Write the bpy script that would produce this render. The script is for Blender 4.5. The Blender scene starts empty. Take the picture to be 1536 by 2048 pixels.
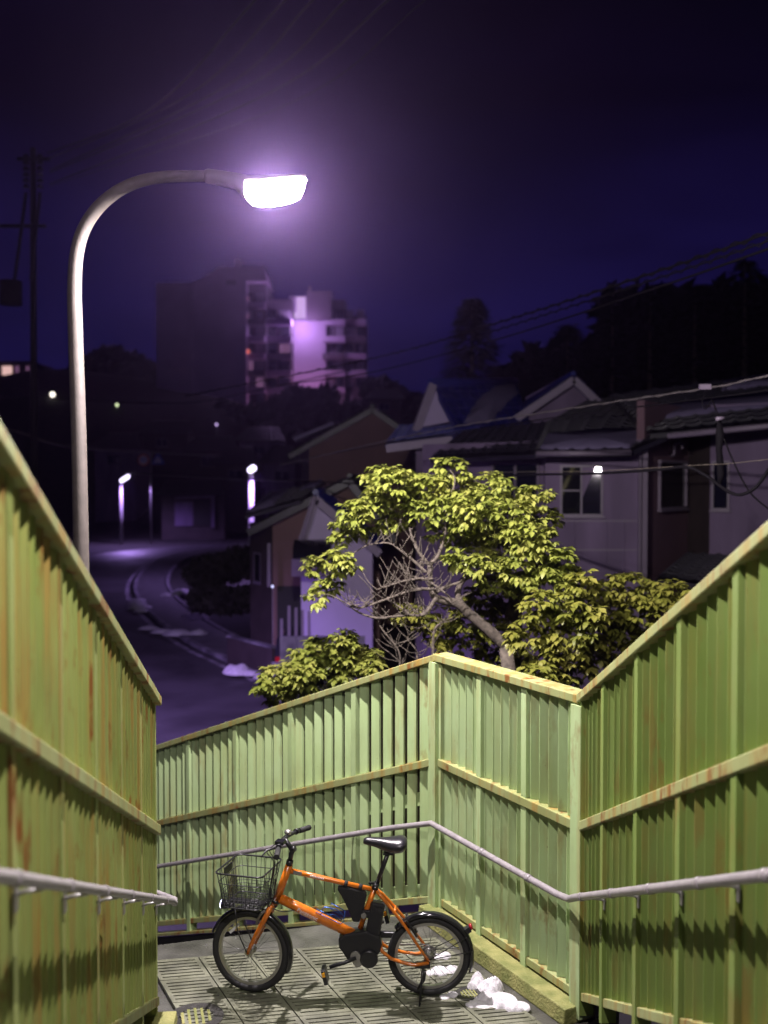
import bpy, math, random
from mathutils import Vector, Matrix, noise as mnoise
random.seed(11)
S = bpy.context.scene
COL = S.collection
W_PX, H_PX, F_PX = 1536.0, 2048.0, 2100.0
CAM_H = 3.1
PITCH = math.atan(64.0 / F_PX)

# ------------------------------------------------------------------ camera
cam_d = bpy.data.cameras.new('camera')
cam = bpy.data.objects.new('camera', cam_d)
COL.objects.link(cam)
cam.location = (0, 0, CAM_H)
cam.rotation_euler = (math.pi / 2 - PITCH, 0, 0)
cam_d.sensor_fit = 'VERTICAL'
cam_d.sensor_height = 36.0
cam_d.lens = 36.0 * F_PX / H_PX
cam_d.clip_start = 0.05
cam_d.clip_end = 3000
cam_d.dof.use_dof = True
cam_d.dof.focus_distance = 6.5
cam_d.dof.aperture_fstop = 1.35
cam_d.dof.aperture_blades = 9
S.camera = cam

# ------------------------------------------------------------------ world: night sky
world = bpy.data.worlds.new('World')
S.world = world
world.use_nodes = True
wn, wl = world.node_tree.nodes, world.node_tree.links
wn.clear()
w_out = wn.new('ShaderNodeOutputWorld')
w_bg = wn.new('ShaderNodeBackground')
w_tc = wn.new('ShaderNodeTexCoord')
w_sep = wn.new('ShaderNodeSeparateXYZ')
w_ramp = wn.new('ShaderNodeValToRGB')
w_noise = wn.new('ShaderNodeTexNoise')
w_mr = wn.new('ShaderNodeMapRange')
w_mul = wn.new('ShaderNodeMixRGB')
w_map = wn.new('ShaderNodeMapping')
wl.new(w_tc.outputs['Generated'], w_sep.inputs[0])
wl.new(w_sep.outputs['Z'], w_ramp.inputs['Fac'])
cr = w_ramp.color_ramp
cr.elements[0].position = 0.0
cr.elements[0].color = (0.0058, 0.0050, 0.052, 1)
cr.elements[1].position = 0.62
cr.elements[1].color = (0.0008, 0.0005, 0.0022, 1)
e = cr.elements.new(0.20); e.color = (0.0052, 0.0034, 0.034, 1)
e = cr.elements.new(0.33); e.color = (0.0018, 0.0009, 0.0070, 1)
w_map.inputs['Scale'].default_value = (1.2, 1.2, 5.0)
wl.new(w_tc.outputs['Generated'], w_map.inputs['Vector'])
wl.new(w_map.outputs['Vector'], w_noise.inputs['Vector'])
w_noise.inputs['Scale'].default_value = 2.1
w_noise.inputs['Detail'].default_value = 4
w_mr.inputs['From Min'].default_value = 0.3
w_mr.inputs['From Max'].default_value = 0.7
w_mr.inputs['To Min'].default_value = 0.45
w_mr.inputs['To Max'].default_value = 1.45
wl.new(w_noise.outputs['Fac'], w_mr.inputs['Value'])
w_mul.blend_type = 'MULTIPLY'
w_mul.inputs['Fac'].default_value = 1.0
wl.new(w_ramp.outputs['Color'], w_mul.inputs['Color1'])
wl.new(w_mr.outputs['Result'], w_mul.inputs['Color2'])
wl.new(w_mul.outputs['Color'], w_bg.inputs['Color'])
w_bg.inputs['Strength'].default_value = 1.0
wl.new(w_bg.outputs['Background'], w_out.inputs['Surface'])

S.view_settings.view_transform = 'Standard'
try:
    S.view_settings.look = 'None'
except Exception:
    pass
S.view_settings.exposure = 0.0
S.view_settings.gamma = 1.0
S.view_settings.use_curve_mapping = False
S.cycles.volume_bounces = 0
S.cycles.max_bounces = 6
S.cycles.diffuse_bounces = 3
S.cycles.transparent_max_bounces = 12
S.cycles.sample_clamp_indirect = 4.0
S.cycles.use_denoising = True

# tuning of the lamps
LAMP_W = 4500.0
LAMP_COL = (1.0, 0.90, 0.93)
FAR_COL = (0.50, 0.30, 1.0)
HAZE_D = 0.0005

# ------------------------------------------------------------------ helpers
_cp, _sp = math.cos(PITCH), math.sin(PITCH)
def ray(x, y):
    u = (x - W_PX / 2) / F_PX
    v = (H_PX / 2 - y) / F_PX
    return Vector((u, _cp + v * _sp, -_sp + v * _cp))
def at(x, y, z):
    r = ray(x, y)
    return Vector((0, 0, CAM_H)) + r * (z / r.y)
def onz(x, y, Z):
    r = ray(x, y)
    return Vector((0, 0, CAM_H)) + r * ((Z - CAM_H) / r.z)

WORLDROOT = set()
def tag(o, label, cat=None, group=None, kind=None):
    if label: o['label'] = label
    if cat: o['category'] = cat
    if group: o['group'] = group
    if kind: o['kind'] = kind
    return o
def thing(name, label, cat, loc=(0, 0, 0), rot=None, group=None, world=True):
    o = bpy.data.objects.new(name, None)
    COL.objects.link(o)
    o.empty_display_size = 0.1
    o.location = loc
    if rot: o.rotation_euler = rot
    tag(o, label, cat, group)
    if world: WORLDROOT.add(o.name)
    return o
def link(o, parent=None, loc=None):
    COL.objects.link(o)
    if parent is not None:
        o.parent = parent
        if parent.name in WORLDROOT:
            o.location = (Vector(loc) if loc is not None else Vector()) - parent.location
        elif loc is not None:
            o.location = loc
    elif loc is not None:
        o.location = loc
    return o

class MB:
    def __init__(s):
        s.v, s.f, s.sm = [], [], []
    def add(s, vs, fs, smooth=False):
        b = len(s.v)
        s.v += [tuple(v) for v in vs]
        for f in fs:
            s.f.append(tuple(b + i for i in f)); s.sm.append(smooth)
        return s
    def box(s, c, size, ax=None):
        c = Vector(c); hx, hy, hz = [q / 2 for q in size]
        X, Y, Z = ax if ax else (Vector((1, 0, 0)), Vector((0, 1, 0)), Vector((0, 0, 1)))
        vs = [c + X * (hx * a) + Y * (hy * b) + Z * (hz * d) for a in (-1, 1) for b in (-1, 1) for d in (-1, 1)]
        return s.add(vs, [(0, 1, 3, 2), (4, 6, 7, 5), (0, 4, 5, 1), (2, 3, 7, 6), (0, 2, 6, 4), (1, 5, 7, 3)])
    def hexa(s, q0, q1):
        vs = list(q0) + list(q1)
        return s.add(vs, [(3, 2, 1, 0), (4, 5, 6, 7), (0, 1, 5, 4), (1, 2, 6, 5), (2, 3, 7, 6), (3, 0, 4, 7)])
    def bar(s, a, b, w, h, up=(0, 0, 1)):
        a, b = Vector(a), Vector(b); d = (b - a)
        L = d.length; d.normalize()
        sd = d.cross(Vector(up))
        if sd.length < 1e-5: sd = d.cross(Vector((1, 0, 0)))
        sd.normalize(); u = sd.cross(d)
        return s.box((a + b) / 2, (L, w, h), (d, sd, u))
    def tube(s, pts, r, n=8, closed=False, smooth=True):
        pts = [Vector(p) for p in pts]; m = len(pts)
        rs = r if isinstance(r, (list, tuple)) else [r] * m
        if len(rs) != m:
            rs = [rs[0] + (rs[-1] - rs[0]) * i / (m - 1) for i in range(m)]
        tang = []
        for i in range(m):
            if closed: t = pts[(i + 1) % m] - pts[i - 1]
            else: t = pts[min(i + 1, m - 1)] - pts[max(i - 1, 0)]
            tang.append(t.normalized())
        ref = Vector((0, 0, 1)) if abs(tang[0].z) < 0.9 else Vector((1, 0, 0))
        u = tang[0].cross(ref).normalized()
        b0 = len(s.v)
        for i in range(m):
            u = (u - tang[i] * u.dot(tang[i]))
            if u.length < 1e-6: u = tang[i].orthogonal()
            u.normalize(); w = tang[i].cross(u)
            for k in range(n):
                a = 2 * math.pi * k / n
                s.v.append(tuple(pts[i] + (u * math.cos(a) + w * math.sin(a)) * rs[i]))
        for i in range(m if closed else m - 1):
            j = (i + 1) % m
            for k in range(n):
                k2 = (k + 1) % n
                s.f.append((b0 + i * n + k, b0 + i * n + k2, b0 + j * n + k2, b0 + j * n + k)); s.sm.append(smooth)
        if not closed:
            s.f.append(tuple(b0 + k for k in range(n))[::-1]); s.sm.append(False)
            s.f.append(tuple(b0 + (m - 1) * n + k for k in range(n))); s.sm.append(False)
        return s
    def rings(s, rings, smooth=True, cap=True):
        n = len(rings[0]); b0 = len(s.v)
        for r in rings: s.v += [tuple(p) for p in r]
        for i in range(len(rings) - 1):
            for k in range(n):
                k2 = (k + 1) % n
                s.f.append((b0 + i * n + k, b0 + i * n + k2, b0 + (i + 1) * n + k2, b0 + (i + 1) * n + k)); s.sm.append(smooth)
        if cap:
            s.f.append(tuple(b0 + k for k in range(n))[::-1]); s.sm.append(smooth)
            s.f.append(tuple(b0 + (len(rings) - 1) * n + k for k in range(n))); s.sm.append(smooth)
        return s
    def ball(s, c, r, nu=12, nv=8, ax=(1, 1, 1)):
        c = Vector(c); R = []
        for j in range(nv + 1):
            th = math.pi * (j + 0.02) / (nv + 0.04)
            R.append([c + Vector((r * ax[0] * math.sin(th) * math.cos(2 * math.pi * k / nu), r * ax[1] * math.sin(th) * math.sin(2 * math.pi * k / nu), r * ax[2] * math.cos(th))) for k in range(nu)])
        return s.rings(R)
    def prism(s, poly, vec):
        vec = Vector(vec); n = len(poly)
        vs = [Vector(p) for p in poly] + [Vector(p) + vec for p in poly]
        fs = [tuple(range(n))[::-1], tuple(range(n, 2 * n))]
        fs += [(i, (i + 1) % n, n + (i + 1) % n, n + i) for i in range(n)]
        return s.add(vs, fs)
    def mesh(s, name):
        me = bpy.data.meshes.new(name)
        me.from_pydata(s.v, [], s.f)
        me.polygons.foreach_set('use_smooth', s.sm)
        me.update()
        return me
    def build(s, name, mat, parent=None, loc=None, bevel=0, fixn=True, subsurf=0, **tags):
        me = s.mesh(name)
        if fixn:
            import bmesh
            bm = bmesh.new(); bm.from_mesh(me)
            bmesh.ops.recalc_face_normals(bm, faces=bm.faces)
            bm.to_mesh(me); bm.free()
        me.materials.append(mat)
        o = bpy.data.objects.new(name, me)
        link(o, parent, loc)
        if bevel:
            m = o.modifiers.new('bevel', 'BEVEL'); m.width = bevel; m.segments = 2; m.limit_method = 'ANGLE'
        if subsurf:
            m = o.modifiers.new('subdivision', 'SUBSURF'); m.levels = subsurf; m.render_levels = subsurf
        if tags: tag(o, tags.get('label'), tags.get('cat'), tags.get('group'), tags.get('kind'))
        return o

# ------------------------------------------------------------------ materials
def mat(name, col, rough=0.6, metal=0.0, noise=0, nscale=8, col2=None, bump=0, bscale=40, spec=None, coat=0, emit=None, estr=0, stretch=None, roughvar=0, trans=0):
    m = bpy.data.materials.new(name); m.use_nodes = True
    nt = m.node_tree; N, L = nt.nodes, nt.links
    b = N['Principled BSDF']
    b.inputs['Base Color'].default_value = (*col, 1)
    b.inputs['Roughness'].default_value = rough
    b.inputs['Metallic'].default_value = metal
    if spec is not None: b.inputs['Specular IOR Level'].default_value = spec
    if coat: b.inputs['Coat Weight'].default_value = coat; b.inputs['Coat Roughness'].default_value = 0.08
    if trans: b.inputs['Transmission Weight'].default_value = trans
    if emit: b.inputs['Emission Color'].default_value = (*emit, 1); b.inputs['Emission Strength'].default_value = estr
    geo = N.new('ShaderNodeNewGeometry')
    vec = geo.outputs['Position']
    if stretch:
        mp = N.new('ShaderNodeMapping'); mp.inputs['Scale'].default_value = stretch
        L.new(vec, mp.inputs['Vector']); vec = mp.outputs['Vector']
    if noise:
        n = N.new('ShaderNodeTexNoise'); n.inputs['Scale'].default_value = nscale; n.inputs['Detail'].default_value = 6
        L.new(vec, n.inputs['Vector'])
        r = N.new('ShaderNodeValToRGB')
        c2 = col2 if col2 else tuple(c * (1 - noise) for c in col)
        r.color_ramp.elements[0].position = 0.35; r.color_ramp.elements[0].color = (*c2, 1)
        r.color_ramp.elements[1].position = 0.65; r.color_ramp.elements[1].color = (*col, 1)
        L.new(n.outputs['Fac'], r.inputs['Fac'])
        L.new(r.outputs['Color'], b.inputs['Base Color'])
        if roughvar:
            mr = N.new('ShaderNodeMapRange'); mr.inputs['From Min'].default_value = 0.3; mr.inputs['From Max'].default_value = 0.7
            mr.inputs['To Min'].default_value = max(0.03, rough - roughvar); mr.inputs['To Max'].default_value = rough + roughvar
            n3 = N.new('ShaderNodeTexNoise'); n3.inputs['Scale'].default_value = nscale * 0.45; n3.inputs['Detail'].default_value = 5
            L.new(vec, n3.inputs['Vector'])
            L.new(n3.outputs['Fac'], mr.inputs['Value']); L.new(mr.outputs['Result'], b.inputs['Roughness'])
    if bump:
        n2 = N.new('ShaderNodeTexNoise'); n2.inputs['Scale'].default_value = bscale; n2.inputs['Detail'].default_value = 5
        L.new(geo.outputs['Position'], n2.inputs['Vector'])
        bp = N.new('ShaderNodeBump'); bp.inputs['Strength'].default_value = bump; bp.inputs['Distance'].default_value = 0.02
        L.new(n2.outputs['Fac'], bp.inputs['Height']); L.new(bp.outputs['Normal'], b.inputs['Normal'])
    return m

def emis(name, col, strength):
    m = bpy.data.materials.new(name); m.use_nodes = True
    N, L = m.node_tree.nodes, m.node_tree.links
    N.clear()
    o = N.new('ShaderNodeOutputMaterial'); e = N.new('ShaderNodeEmission')
    e.inputs['Color'].default_value = (*col, 1); e.inputs['Strength'].default_value = strength
    L.new(e.outputs[0], o.inputs['Surface'])
    return m

def fence_paint(name, base, base2, rust_amount, rust_hi=0.62):
    """old pale green gloss paint with vertical rust runs, rust specks and grime"""
    m = bpy.data.materials.new(name); m.use_nodes = True
    N, L = m.node_tree.nodes, m.node_tree.links
    b = N['Principled BSDF']
    geo = N.new('ShaderNodeNewGeometry'); oi = N.new('ShaderNodeObjectInfo')
    addv = N.new('ShaderNodeVectorMath'); addv.operation = 'MULTIPLY_ADD'
    addv.inputs[1].default_value = (1, 1, 1)
    cmb = N.new('ShaderNodeCombineXYZ')
    mulr = N.new('ShaderNodeMath'); mulr.operation = 'MULTIPLY'; mulr.inputs[1].default_value = 17.0
    L.new(oi.outputs['Random'], mulr.inputs[0]); L.new(mulr.outputs[0], cmb.inputs[0]); L.new(mulr.outputs[0], cmb.inputs[2])
    L.new(geo.outputs['Position'], addv.inputs[0]); L.new(cmb.outputs[0], addv.inputs[2])
    def noise(scale, detail, stretch, src):
        mp = N.new('ShaderNodeMapping'); mp.inputs['Scale'].default_value = stretch
        L.new(src, mp.inputs['Vector'])
        n = N.new('ShaderNodeTexNoise'); n.inputs['Scale'].default_value = scale; n.inputs['Detail'].default_value = detail
        n.inputs['Roughness'].default_value = 0.62
        L.new(mp.outputs[0], n.inputs['Vector']); return n.outputs['Fac']
    def ramp(fac, a, bb):
        r = N.new('ShaderNodeMapRange'); r.inputs['From Min'].default_value = a; r.inputs['From Max'].default_value = bb
        L.new(fac, r.inputs['Value']); return r.outputs['Result']
    def mix(f, c1, c2, amt=1.0):
        x = N.new('ShaderNodeMix'); x.data_type = 'RGBA'
        if amt != 1.0:
            mm = N.new('ShaderNodeMath'); mm.operation = 'MULTIPLY'; mm.inputs[1].default_value = amt
            L.new(f, mm.inputs[0]); f = mm.outputs[0]
        L.new(f, x.inputs[0])
        for s_, c in ((6, c1), (7, c2)):
            if isinstance(c, tuple): x.inputs[s_].default_value = (*c, 1)
            else: L.new(c, x.inputs[s_])
        return x.outputs[2]
    P = geo.outputs['Position']; PR = addv.outputs[0]
    tone = mix(ramp(noise(1.6, 4, (1, 1, 0.6), P), 0.35, 0.68), base, base2)
    patch = noise(0.9, 3, (1, 1, 0.7), P)                           # where rust lives along the fence
    runs = noise(15, 6, (1, 1, 0.07), PR)                          # vertical runs
    blot = noise(9, 8, (1, 1, 0.35), PR)
    m1 = N.new('ShaderNodeMath'); m1.operation = 'MULTIPLY'
    L.new(ramp(runs, 0.48, 0.64), m1.inputs[0]); L.new(ramp(patch, rust_hi - 0.16, rust_hi + 0.1), m1.inputs[1])
    c = mix(m1.outputs[0], tone, (0.33, 0.21, 0.05), rust_amount)
    m2 = N.new('ShaderNodeMath'); m2.operation = 'MULTIPLY'
    L.new(ramp(blot, 0.55, 0.64), m2.inputs[0]); L.new(ramp(patch, rust_hi - 0.12, rust_hi + 0.08), m2.inputs[1])
    c = mix(m2.outputs[0], c, (0.21, 0.085, 0.018), min(1, rust_amount * 1.15))
    specks = noise(60, 3, (1, 1, 0.6), PR)
    c = mix(ramp(specks, 0.70, 0.76), c, (0.10, 0.045, 0.015), min(1, 0.5 + rust_amount * 0.4))
    grime = noise(5, 6, (1, 1, 0.25), P)
    c = mix(ramp(grime, 0.45, 0.8), c, (0.16, 0.17, 0.06), 0.45)
    L.new(c, b.inputs['Base Color'])
    rr = N.new('ShaderNodeMapRange'); rr.inputs['To Min'].default_value = 0.38; rr.inputs['To Max'].default_value = 0.75
    L.new(blot, rr.inputs['Value']); L.new(rr.outputs['Result'], b.inputs['Roughness'])
    b.inputs['Specular IOR Level'].default_value = 0.35
    bp = N.new('ShaderNodeBump'); bp.inputs['Strength'].default_value = 0.25; bp.inputs['Distance'].default_value = 0.004
    L.new(blot, bp.inputs['Height']); L.new(bp.outputs['Normal'], b.inputs['Normal'])
    return m

M = {}
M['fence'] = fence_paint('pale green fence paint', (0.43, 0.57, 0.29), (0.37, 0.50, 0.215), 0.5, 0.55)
M['fence_left'] = fence_paint('rust streaked dimmed green fence paint', (0.29, 0.34, 0.100), (0.21, 0.265, 0.060), 0.9, 0.43)  # darker base holds the vignette; the rust runs are its own
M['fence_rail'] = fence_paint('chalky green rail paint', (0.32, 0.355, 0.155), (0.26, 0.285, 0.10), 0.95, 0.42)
M['fence_right'] = fence_paint('green fence paint darkened for dim light', (0.17, 0.25, 0.060), (0.13, 0.195, 0.036), 0.45, 0.54)  # dim light and edge falloff are put into this darker green
M['fence_back'] = mat('brown green back sheet darkened as shade', (0.055, 0.045, 0.020), 0.8, noise=0.4, nscale=6)  # shade between the slats is put into this dark colour
M['handrail'] = mat('grey lavender handrail coating', (0.30, 0.275, 0.285), 0.38, noise=0.2, nscale=20)
M['steel'] = mat('dull zinc steel', (0.38, 0.37, 0.36), 0.4, 0.8)
M['pole'] = mat('weathered pale lamp pole paint', (0.078, 0.066, 0.058), 0.6, noise=0.25, nscale=14, bump=0.15, bscale=90)
M['slab'] = mat('worn slotted concrete', (0.20, 0.205, 0.145), 0.38, noise=0.5, nscale=7, bump=0.3, bscale=120, roughvar=0.26)
M['slot'] = mat('dark slot bottom', (0.018, 0.018, 0.016), 0.7)
M['concrete'] = mat('wet grey concrete', (0.10, 0.10, 0.085), 0.34, noise=0.55, nscale=5, bump=0.3, bscale=70, roughvar=0.22)
M['moss'] = mat('mossy yellow green kerb concrete', (0.30, 0.29, 0.10), 0.7, noise=0.6, nscale=7, col2=(0.15, 0.17, 0.045), bump=0.5, bscale=60)
M['iron'] = mat('cast iron drain', (0.055, 0.052, 0.048), 0.5, 0.4, noise=0.4, nscale=30, bump=0.3, bscale=100)
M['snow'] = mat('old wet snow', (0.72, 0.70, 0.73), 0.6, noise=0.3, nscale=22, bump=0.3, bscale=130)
M['roof_snow'] = mat('roof snow tinted by violet sky light', (0.19, 0.16, 0.28), 0.6, noise=0.2, nscale=1.5, bump=0.3, bscale=12)  # snow colour carries the dim violet light of the sky
M['orange'] = mat('gloss orange bicycle paint', (0.62, 0.165, 0.012), 0.28, coat=0.6, noise=0.28, nscale=16, roughvar=0.1)
M['black'] = mat('satin black plastic', (0.016, 0.016, 0.018), 0.35)
M['blackgloss'] = mat('gloss black fender', (0.011, 0.011, 0.013), 0.16, coat=0.5)
M['rubber'] = mat('tyre rubber', (0.020, 0.020, 0.020), 0.75, noise=0.3, nscale=60)
M['saddle'] = mat('black saddle vinyl', (0.016, 0.015, 0.020), 0.30, bump=0.1, bscale=300)
M['cloth'] = mat('black nylon cloth', (0.013, 0.013, 0.014), 0.85, bump=0.3, bscale=200)
M['alloy'] = mat('brushed alloy rim', (0.46, 0.45, 0.43), 0.35, 0.85)
M['spoke'] = mat('stainless spoke', (0.20, 0.20, 0.20), 0.35, 0.9)
M['blue'] = mat('blue anodised wire', (0.035, 0.10, 0.34), 0.3, 0.6)
M['amber'] = mat('amber reflector', (0.85, 0.38, 0.01), 0.2, coat=0.5)
M['red'] = mat('red reflector', (0.35, 0.012, 0.02), 0.2, coat=0.5)
M['white'] = mat('white print', (0.72, 0.70, 0.70), 0.5)
M['reflector'] = mat('clear spoke reflector', (0.60, 0.60, 0.60), 0.3)
M['lens'] = emis('bicycle lamp lens', (0.75, 0.70, 1.0), 7.0)
M['leaf'] = None
M['bark'] = mat('grey brown bark', (0.155, 0.128, 0.10), 0.85, noise=0.5, nscale=22, bump=0.6, bscale=60)
M['asphalt'] = mat('damp asphalt', (0.066, 0.062, 0.066), 0.52, noise=0.5, nscale=0.55, col2=(0.028, 0.026, 0.028), bump=0.3, bscale=60, roughvar=0.12)
M['soil'] = mat('dark soil', (0.035, 0.032, 0.028), 0.9, noise=0.5, nscale=1.5, bump=0.5, bscale=8)
M['paving'] = mat('pavement concrete', (0.10, 0.095, 0.10), 0.6, noise=0.4, nscale=2.5, bump=0.2, bscale=20)
M['kerb'] = mat('kerb stone', (0.26, 0.25, 0.27), 0.6, noise=0.6, nscale=1.7, col2=(0.08, 0.075, 0.085))
M['roadline'] = mat('worn white road paint', (0.42, 0.40, 0.44), 0.55, noise=0.5, nscale=2.2, col2=(0.07, 0.066, 0.07))
M['hill'] = mat('dark wooded hillside', (0.022, 0.024, 0.018), 0.95, noise=0.6, nscale=0.3)
M['plaster'] = mat('house plaster tinted by violet light', (0.20, 0.145, 0.25), 0.75, noise=0.32, nscale=1.1, stretch=(1.6, 1.6, .35), bump=0.1, bscale=30)  # violet night light on the walls is mixed into this colour
M['plaster_pink'] = mat('dusty pink plaster', (0.16, 0.09, 0.115), 0.75, noise=0.15, nscale=0.8, bump=0.1, bscale=30)
M['plaster_brown'] = mat('tan brown plaster', (0.21, 0.125, 0.112), 0.8, noise=0.2, nscale=0.7, bump=0.15, bscale=20)
M['dark_wall'] = mat('dark timber cladding', (0.05, 0.036, 0.036), 0.7, noise=0.3, nscale=2)
M['trim'] = mat('aluminium window trim', (0.22, 0.18, 0.24), 0.45, noise=0.1, nscale=3)
M['glass'] = mat('dark window glass', (0.010, 0.010, 0.014), 0.03, spec=0.6)
M['tile'] = mat('dark glazed roof tile', (0.022, 0.020, 0.030), 0.4, noise=0.3, nscale=2)
M['tile_blue'] = mat('blue glazed roof tile', (0.020, 0.026, 0.22), 0.35, noise=0.3, nscale=2)
M['gable_white'] = mat('white gable boarding tinted by lamp light', (0.55, 0.46, 0.70), 0.7, noise=0.1, nscale=1)  # white boards; the violet lamp light on them is in the colour
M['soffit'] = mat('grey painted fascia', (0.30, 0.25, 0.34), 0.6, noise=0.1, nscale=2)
M['tower'] = mat('apartment concrete tinted by bloom', (0.42, 0.31, 0.47), 0.8, noise=0.15, nscale=0.25)  # purple bloom over the far block is put into the concrete colour
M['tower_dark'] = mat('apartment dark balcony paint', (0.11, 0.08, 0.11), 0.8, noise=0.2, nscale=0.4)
M['lit_pink'] = emis('lit apartment room', (0.80, 0.36, 0.75), 0.16)
M['lit_warm'] = emis('lit warm room', (1.0, 0.62, 0.58), 0.8)
M['lit_white'] = emis('lit stair hall', (0.80, 0.52, 1.0), 0.75)
M['wire'] = mat('black cable sheath', (0.007, 0.006, 0.008), 0.8, spec=0.1)
M['wire_grey'] = mat('grey cable sheath', (0.12, 0.105, 0.105), 0.5)
M['concrete_pole'] = mat('spun concrete pole', (0.36, 0.34, 0.35), 0.75, noise=0.2, nscale=5)
M['needle'] = mat('dark conifer needles', (0.010, 0.012, 0.009), 0.9, noise=0.5, nscale=1.2)
M['dark_leaf'] = mat('dark hedge leaves', (0.014, 0.013, 0.009), 0.6, noise=0.5, nscale=3)
M['car'] = mat('black car paint', (0.02, 0.02, 0.025), 0.2, coat=0.8)
M['sign_red'] = mat('red sign sheeting', (0.65, 0.12, 0.03), 0.4)
M['sign_white'] = mat('white sign sheeting', (0.72, 0.70, 0.70), 0.4)
M['sign_blue'] = mat('blue sign sheeting', (0.05, 0.10, 0.45), 0.4)

def leaf_material(name, c1, c2, c3):
    m = bpy.data.materials.new(name); m.use_nodes = True
    N, L = m.node_tree.nodes, m.node_tree.links
    b = N['Principled BSDF']; out = N['Material Output']
    geo = N.new('ShaderNodeNewGeometry')
    n = N.new('ShaderNodeTexNoise'); n.inputs['Scale'].default_value = 2.4; n.inputs['Detail'].default_value = 3
    n2 = N.new('ShaderNodeTexWhiteNoise'); n2.noise_dimensions = '3D'
    sn = N.new('ShaderNodeVectorMath'); sn.operation = 'SNAP'; sn.inputs[1].default_value = (0.05, 0.05, 0.05)
    L.new(geo.outputs['Position'], sn.inputs[0]); L.new(sn.outputs[0], n2.inputs['Vector'])
    L.new(geo.outputs['Position'], n.inputs['Vector'])
    ad = N.new('ShaderNodeMath'); ad.operation = 'MULTIPLY_ADD'; ad.inputs[1].default_value = 0.30; 
    L.new(n2.outputs['Value'], ad.inputs[0]); L.new(n.outputs['Fac'], ad.inputs[2])
    r = N.new('ShaderNodeValToRGB')
    r.color_ramp.elements[0].position = 0.40; r.color_ramp.elements[0].color = (*c1, 1)
    r.color_ramp.elements[1].position = 0.90; r.color_ramp.elements[1].color = (*c3, 1)
    q = r.color_ramp.elements.new(0.62); q.color = (*c2, 1)
    L.new(ad.outputs[0], r.inputs['Fac']); L.new(r.outputs['Color'], b.inputs['Base Color'])
    b.inputs['Roughness'].default_value = 0.46
    b.inputs['Specular IOR Level'].default_value = 0.5
    tr = N.new('ShaderNodeBsdfTranslucent'); L.new(r.outputs['Color'], tr.inputs['Color'])
    mx = N.new('ShaderNodeMixShader'); mx.inputs[0].default_value = 0.22
    L.new(b.outputs[0], mx.inputs[1]); L.new(tr.outputs[0], mx.inputs[2]); L.new(mx.outputs[0], out.inputs['Surface'])
    return m
M['leaf'] = leaf_material('yellow green glossy leaf', (0.145, 0.180, 0.028), (0.24, 0.275, 0.046), (0.32, 0.325, 0.075))
M['leaf_dark'] = leaf_material('deep green glossy leaf', (0.12, 0.14, 0.02), (0.205, 0.215, 0.032), (0.28, 0.265, 0.055))

# ------------------------------------------------------------------ key positions
GZ = -2.4                                             # street level
E_ = onz(315, 2040, 0)                                # end of left fence
C2 = onz(1160, 2030, 0)                               # inner corner, right
C1 = onz(874, 1828, 0)                                # far corner
FH = 1.87                                             # fence height
SL = 0.42                                             # stair slope
Lend = at(315, 1490, 10.15); Lend.z -= FH
dL = Vector((Lend.x - C1.x, Lend.y - C1.y)); Ldrop = (C1.z - Lend.z) / dL.length
dL.normalize()

# ================================================================== STRUCTURE
# ---- terrain
def ground_h(x, y):
    def ss(a, b, t):
        t = max(0, min(1, (t - a) / (b - a))); return t * t * (3 - 2 * t)
    h = GZ + 12.5 * ss(98, 165, y)
    h += 11 * ss(-10, -28, x) * ss(120, 175, y) * (0.8 + 0.2 * math.sin(x * 0.11 + 1))
    h += 9.5 * ss(4, 30, x) * ss(38, 66, y)
    h += 5.0 * ss(16, 34, x) * ss(44, 80, y)
    h += 0.7 * math.sin(x * 0.21) * math.sin(y * 0.13) * ss(95, 130, y)
    return h - 0.02
g = MB()
xs = [-400, -250, -160] + [-120 + 4 * i for i in range(61)] + [160, 250, 400]
ys = [-60, -20, 0, 10, 20, 28] + [32 + 4 * i for i in range(52)] + [260, 320, 450, 700, 1200]
nx = len(xs)
g.add([(x, y, ground_h(x, y)) for y in ys for x in xs],
      [(j * nx + i, j * nx + i + 1, (j + 1) * nx + i + 1, (j + 1) * nx + i) for j in range(len(ys) - 1) for i in range(nx - 1)], True)
tag(g.build('ground', M['soil']), 'dark ground rising to wooded hills behind the town', kind='structure')

# ---- road (ribbon between two traced edges, both lying on the street plane)
def resample(pts, n):
    pts = [Vector(p) for p in pts]
    # Catmull-Rom
    out = []
    m = len(pts)
    for i in range(n):
        t = i / (n - 1) * (m - 1); k = min(int(t), m - 2); f = t - k
        p0, p1, p2, p3 = pts[max(k - 1, 0)], pts[k], pts[k + 1], pts[min(k + 2, m - 1)]
        out.append(0.5 * ((2 * p1) + (p2 - p0) * f + (2 * p0 - 5 * p1 + 4 * p2 - p3) * f * f + (3 * p1 - p0 - 3 * p2 + p3) * f ** 3))
    return out
redge = [Vector((4.5, 8, GZ)), Vector((0.8, 17, GZ))] + [onz(x, y, GZ) for x, y in [(560, 1390), (450, 1333), (380, 1300), (326, 1266), (290, 1235), (266, 1206), (257, 1185), (262, 1162), (285, 1136), (330, 1116), (440, 1101)]] + [Vector((2, 95, GZ)), Vector((16, 100, GZ))]
R_ = resample(redge, 90)
ledge = []
for i, p in enumerate(R_):
    t = (R_[min(i + 1, 89)] - R_[max(i - 1, 0)]).normalized()
    n = Vector((-t.y, t.x, 0))
    w = 6.2
    ledge.append(p + n * w)
def ribbon(name, a, b, dz, m, **k):
    q = MB(); n = len(a)
    q.add([p + Vector((0, 0, dz)) for p in a] + [p + Vector((0, 0, dz)) for p in b], [(i, i + 1, n + i + 1, n + i) for i in range(n - 1)])
    return tag(q.build(name, m), k.get('label'), kind='structure')
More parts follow.
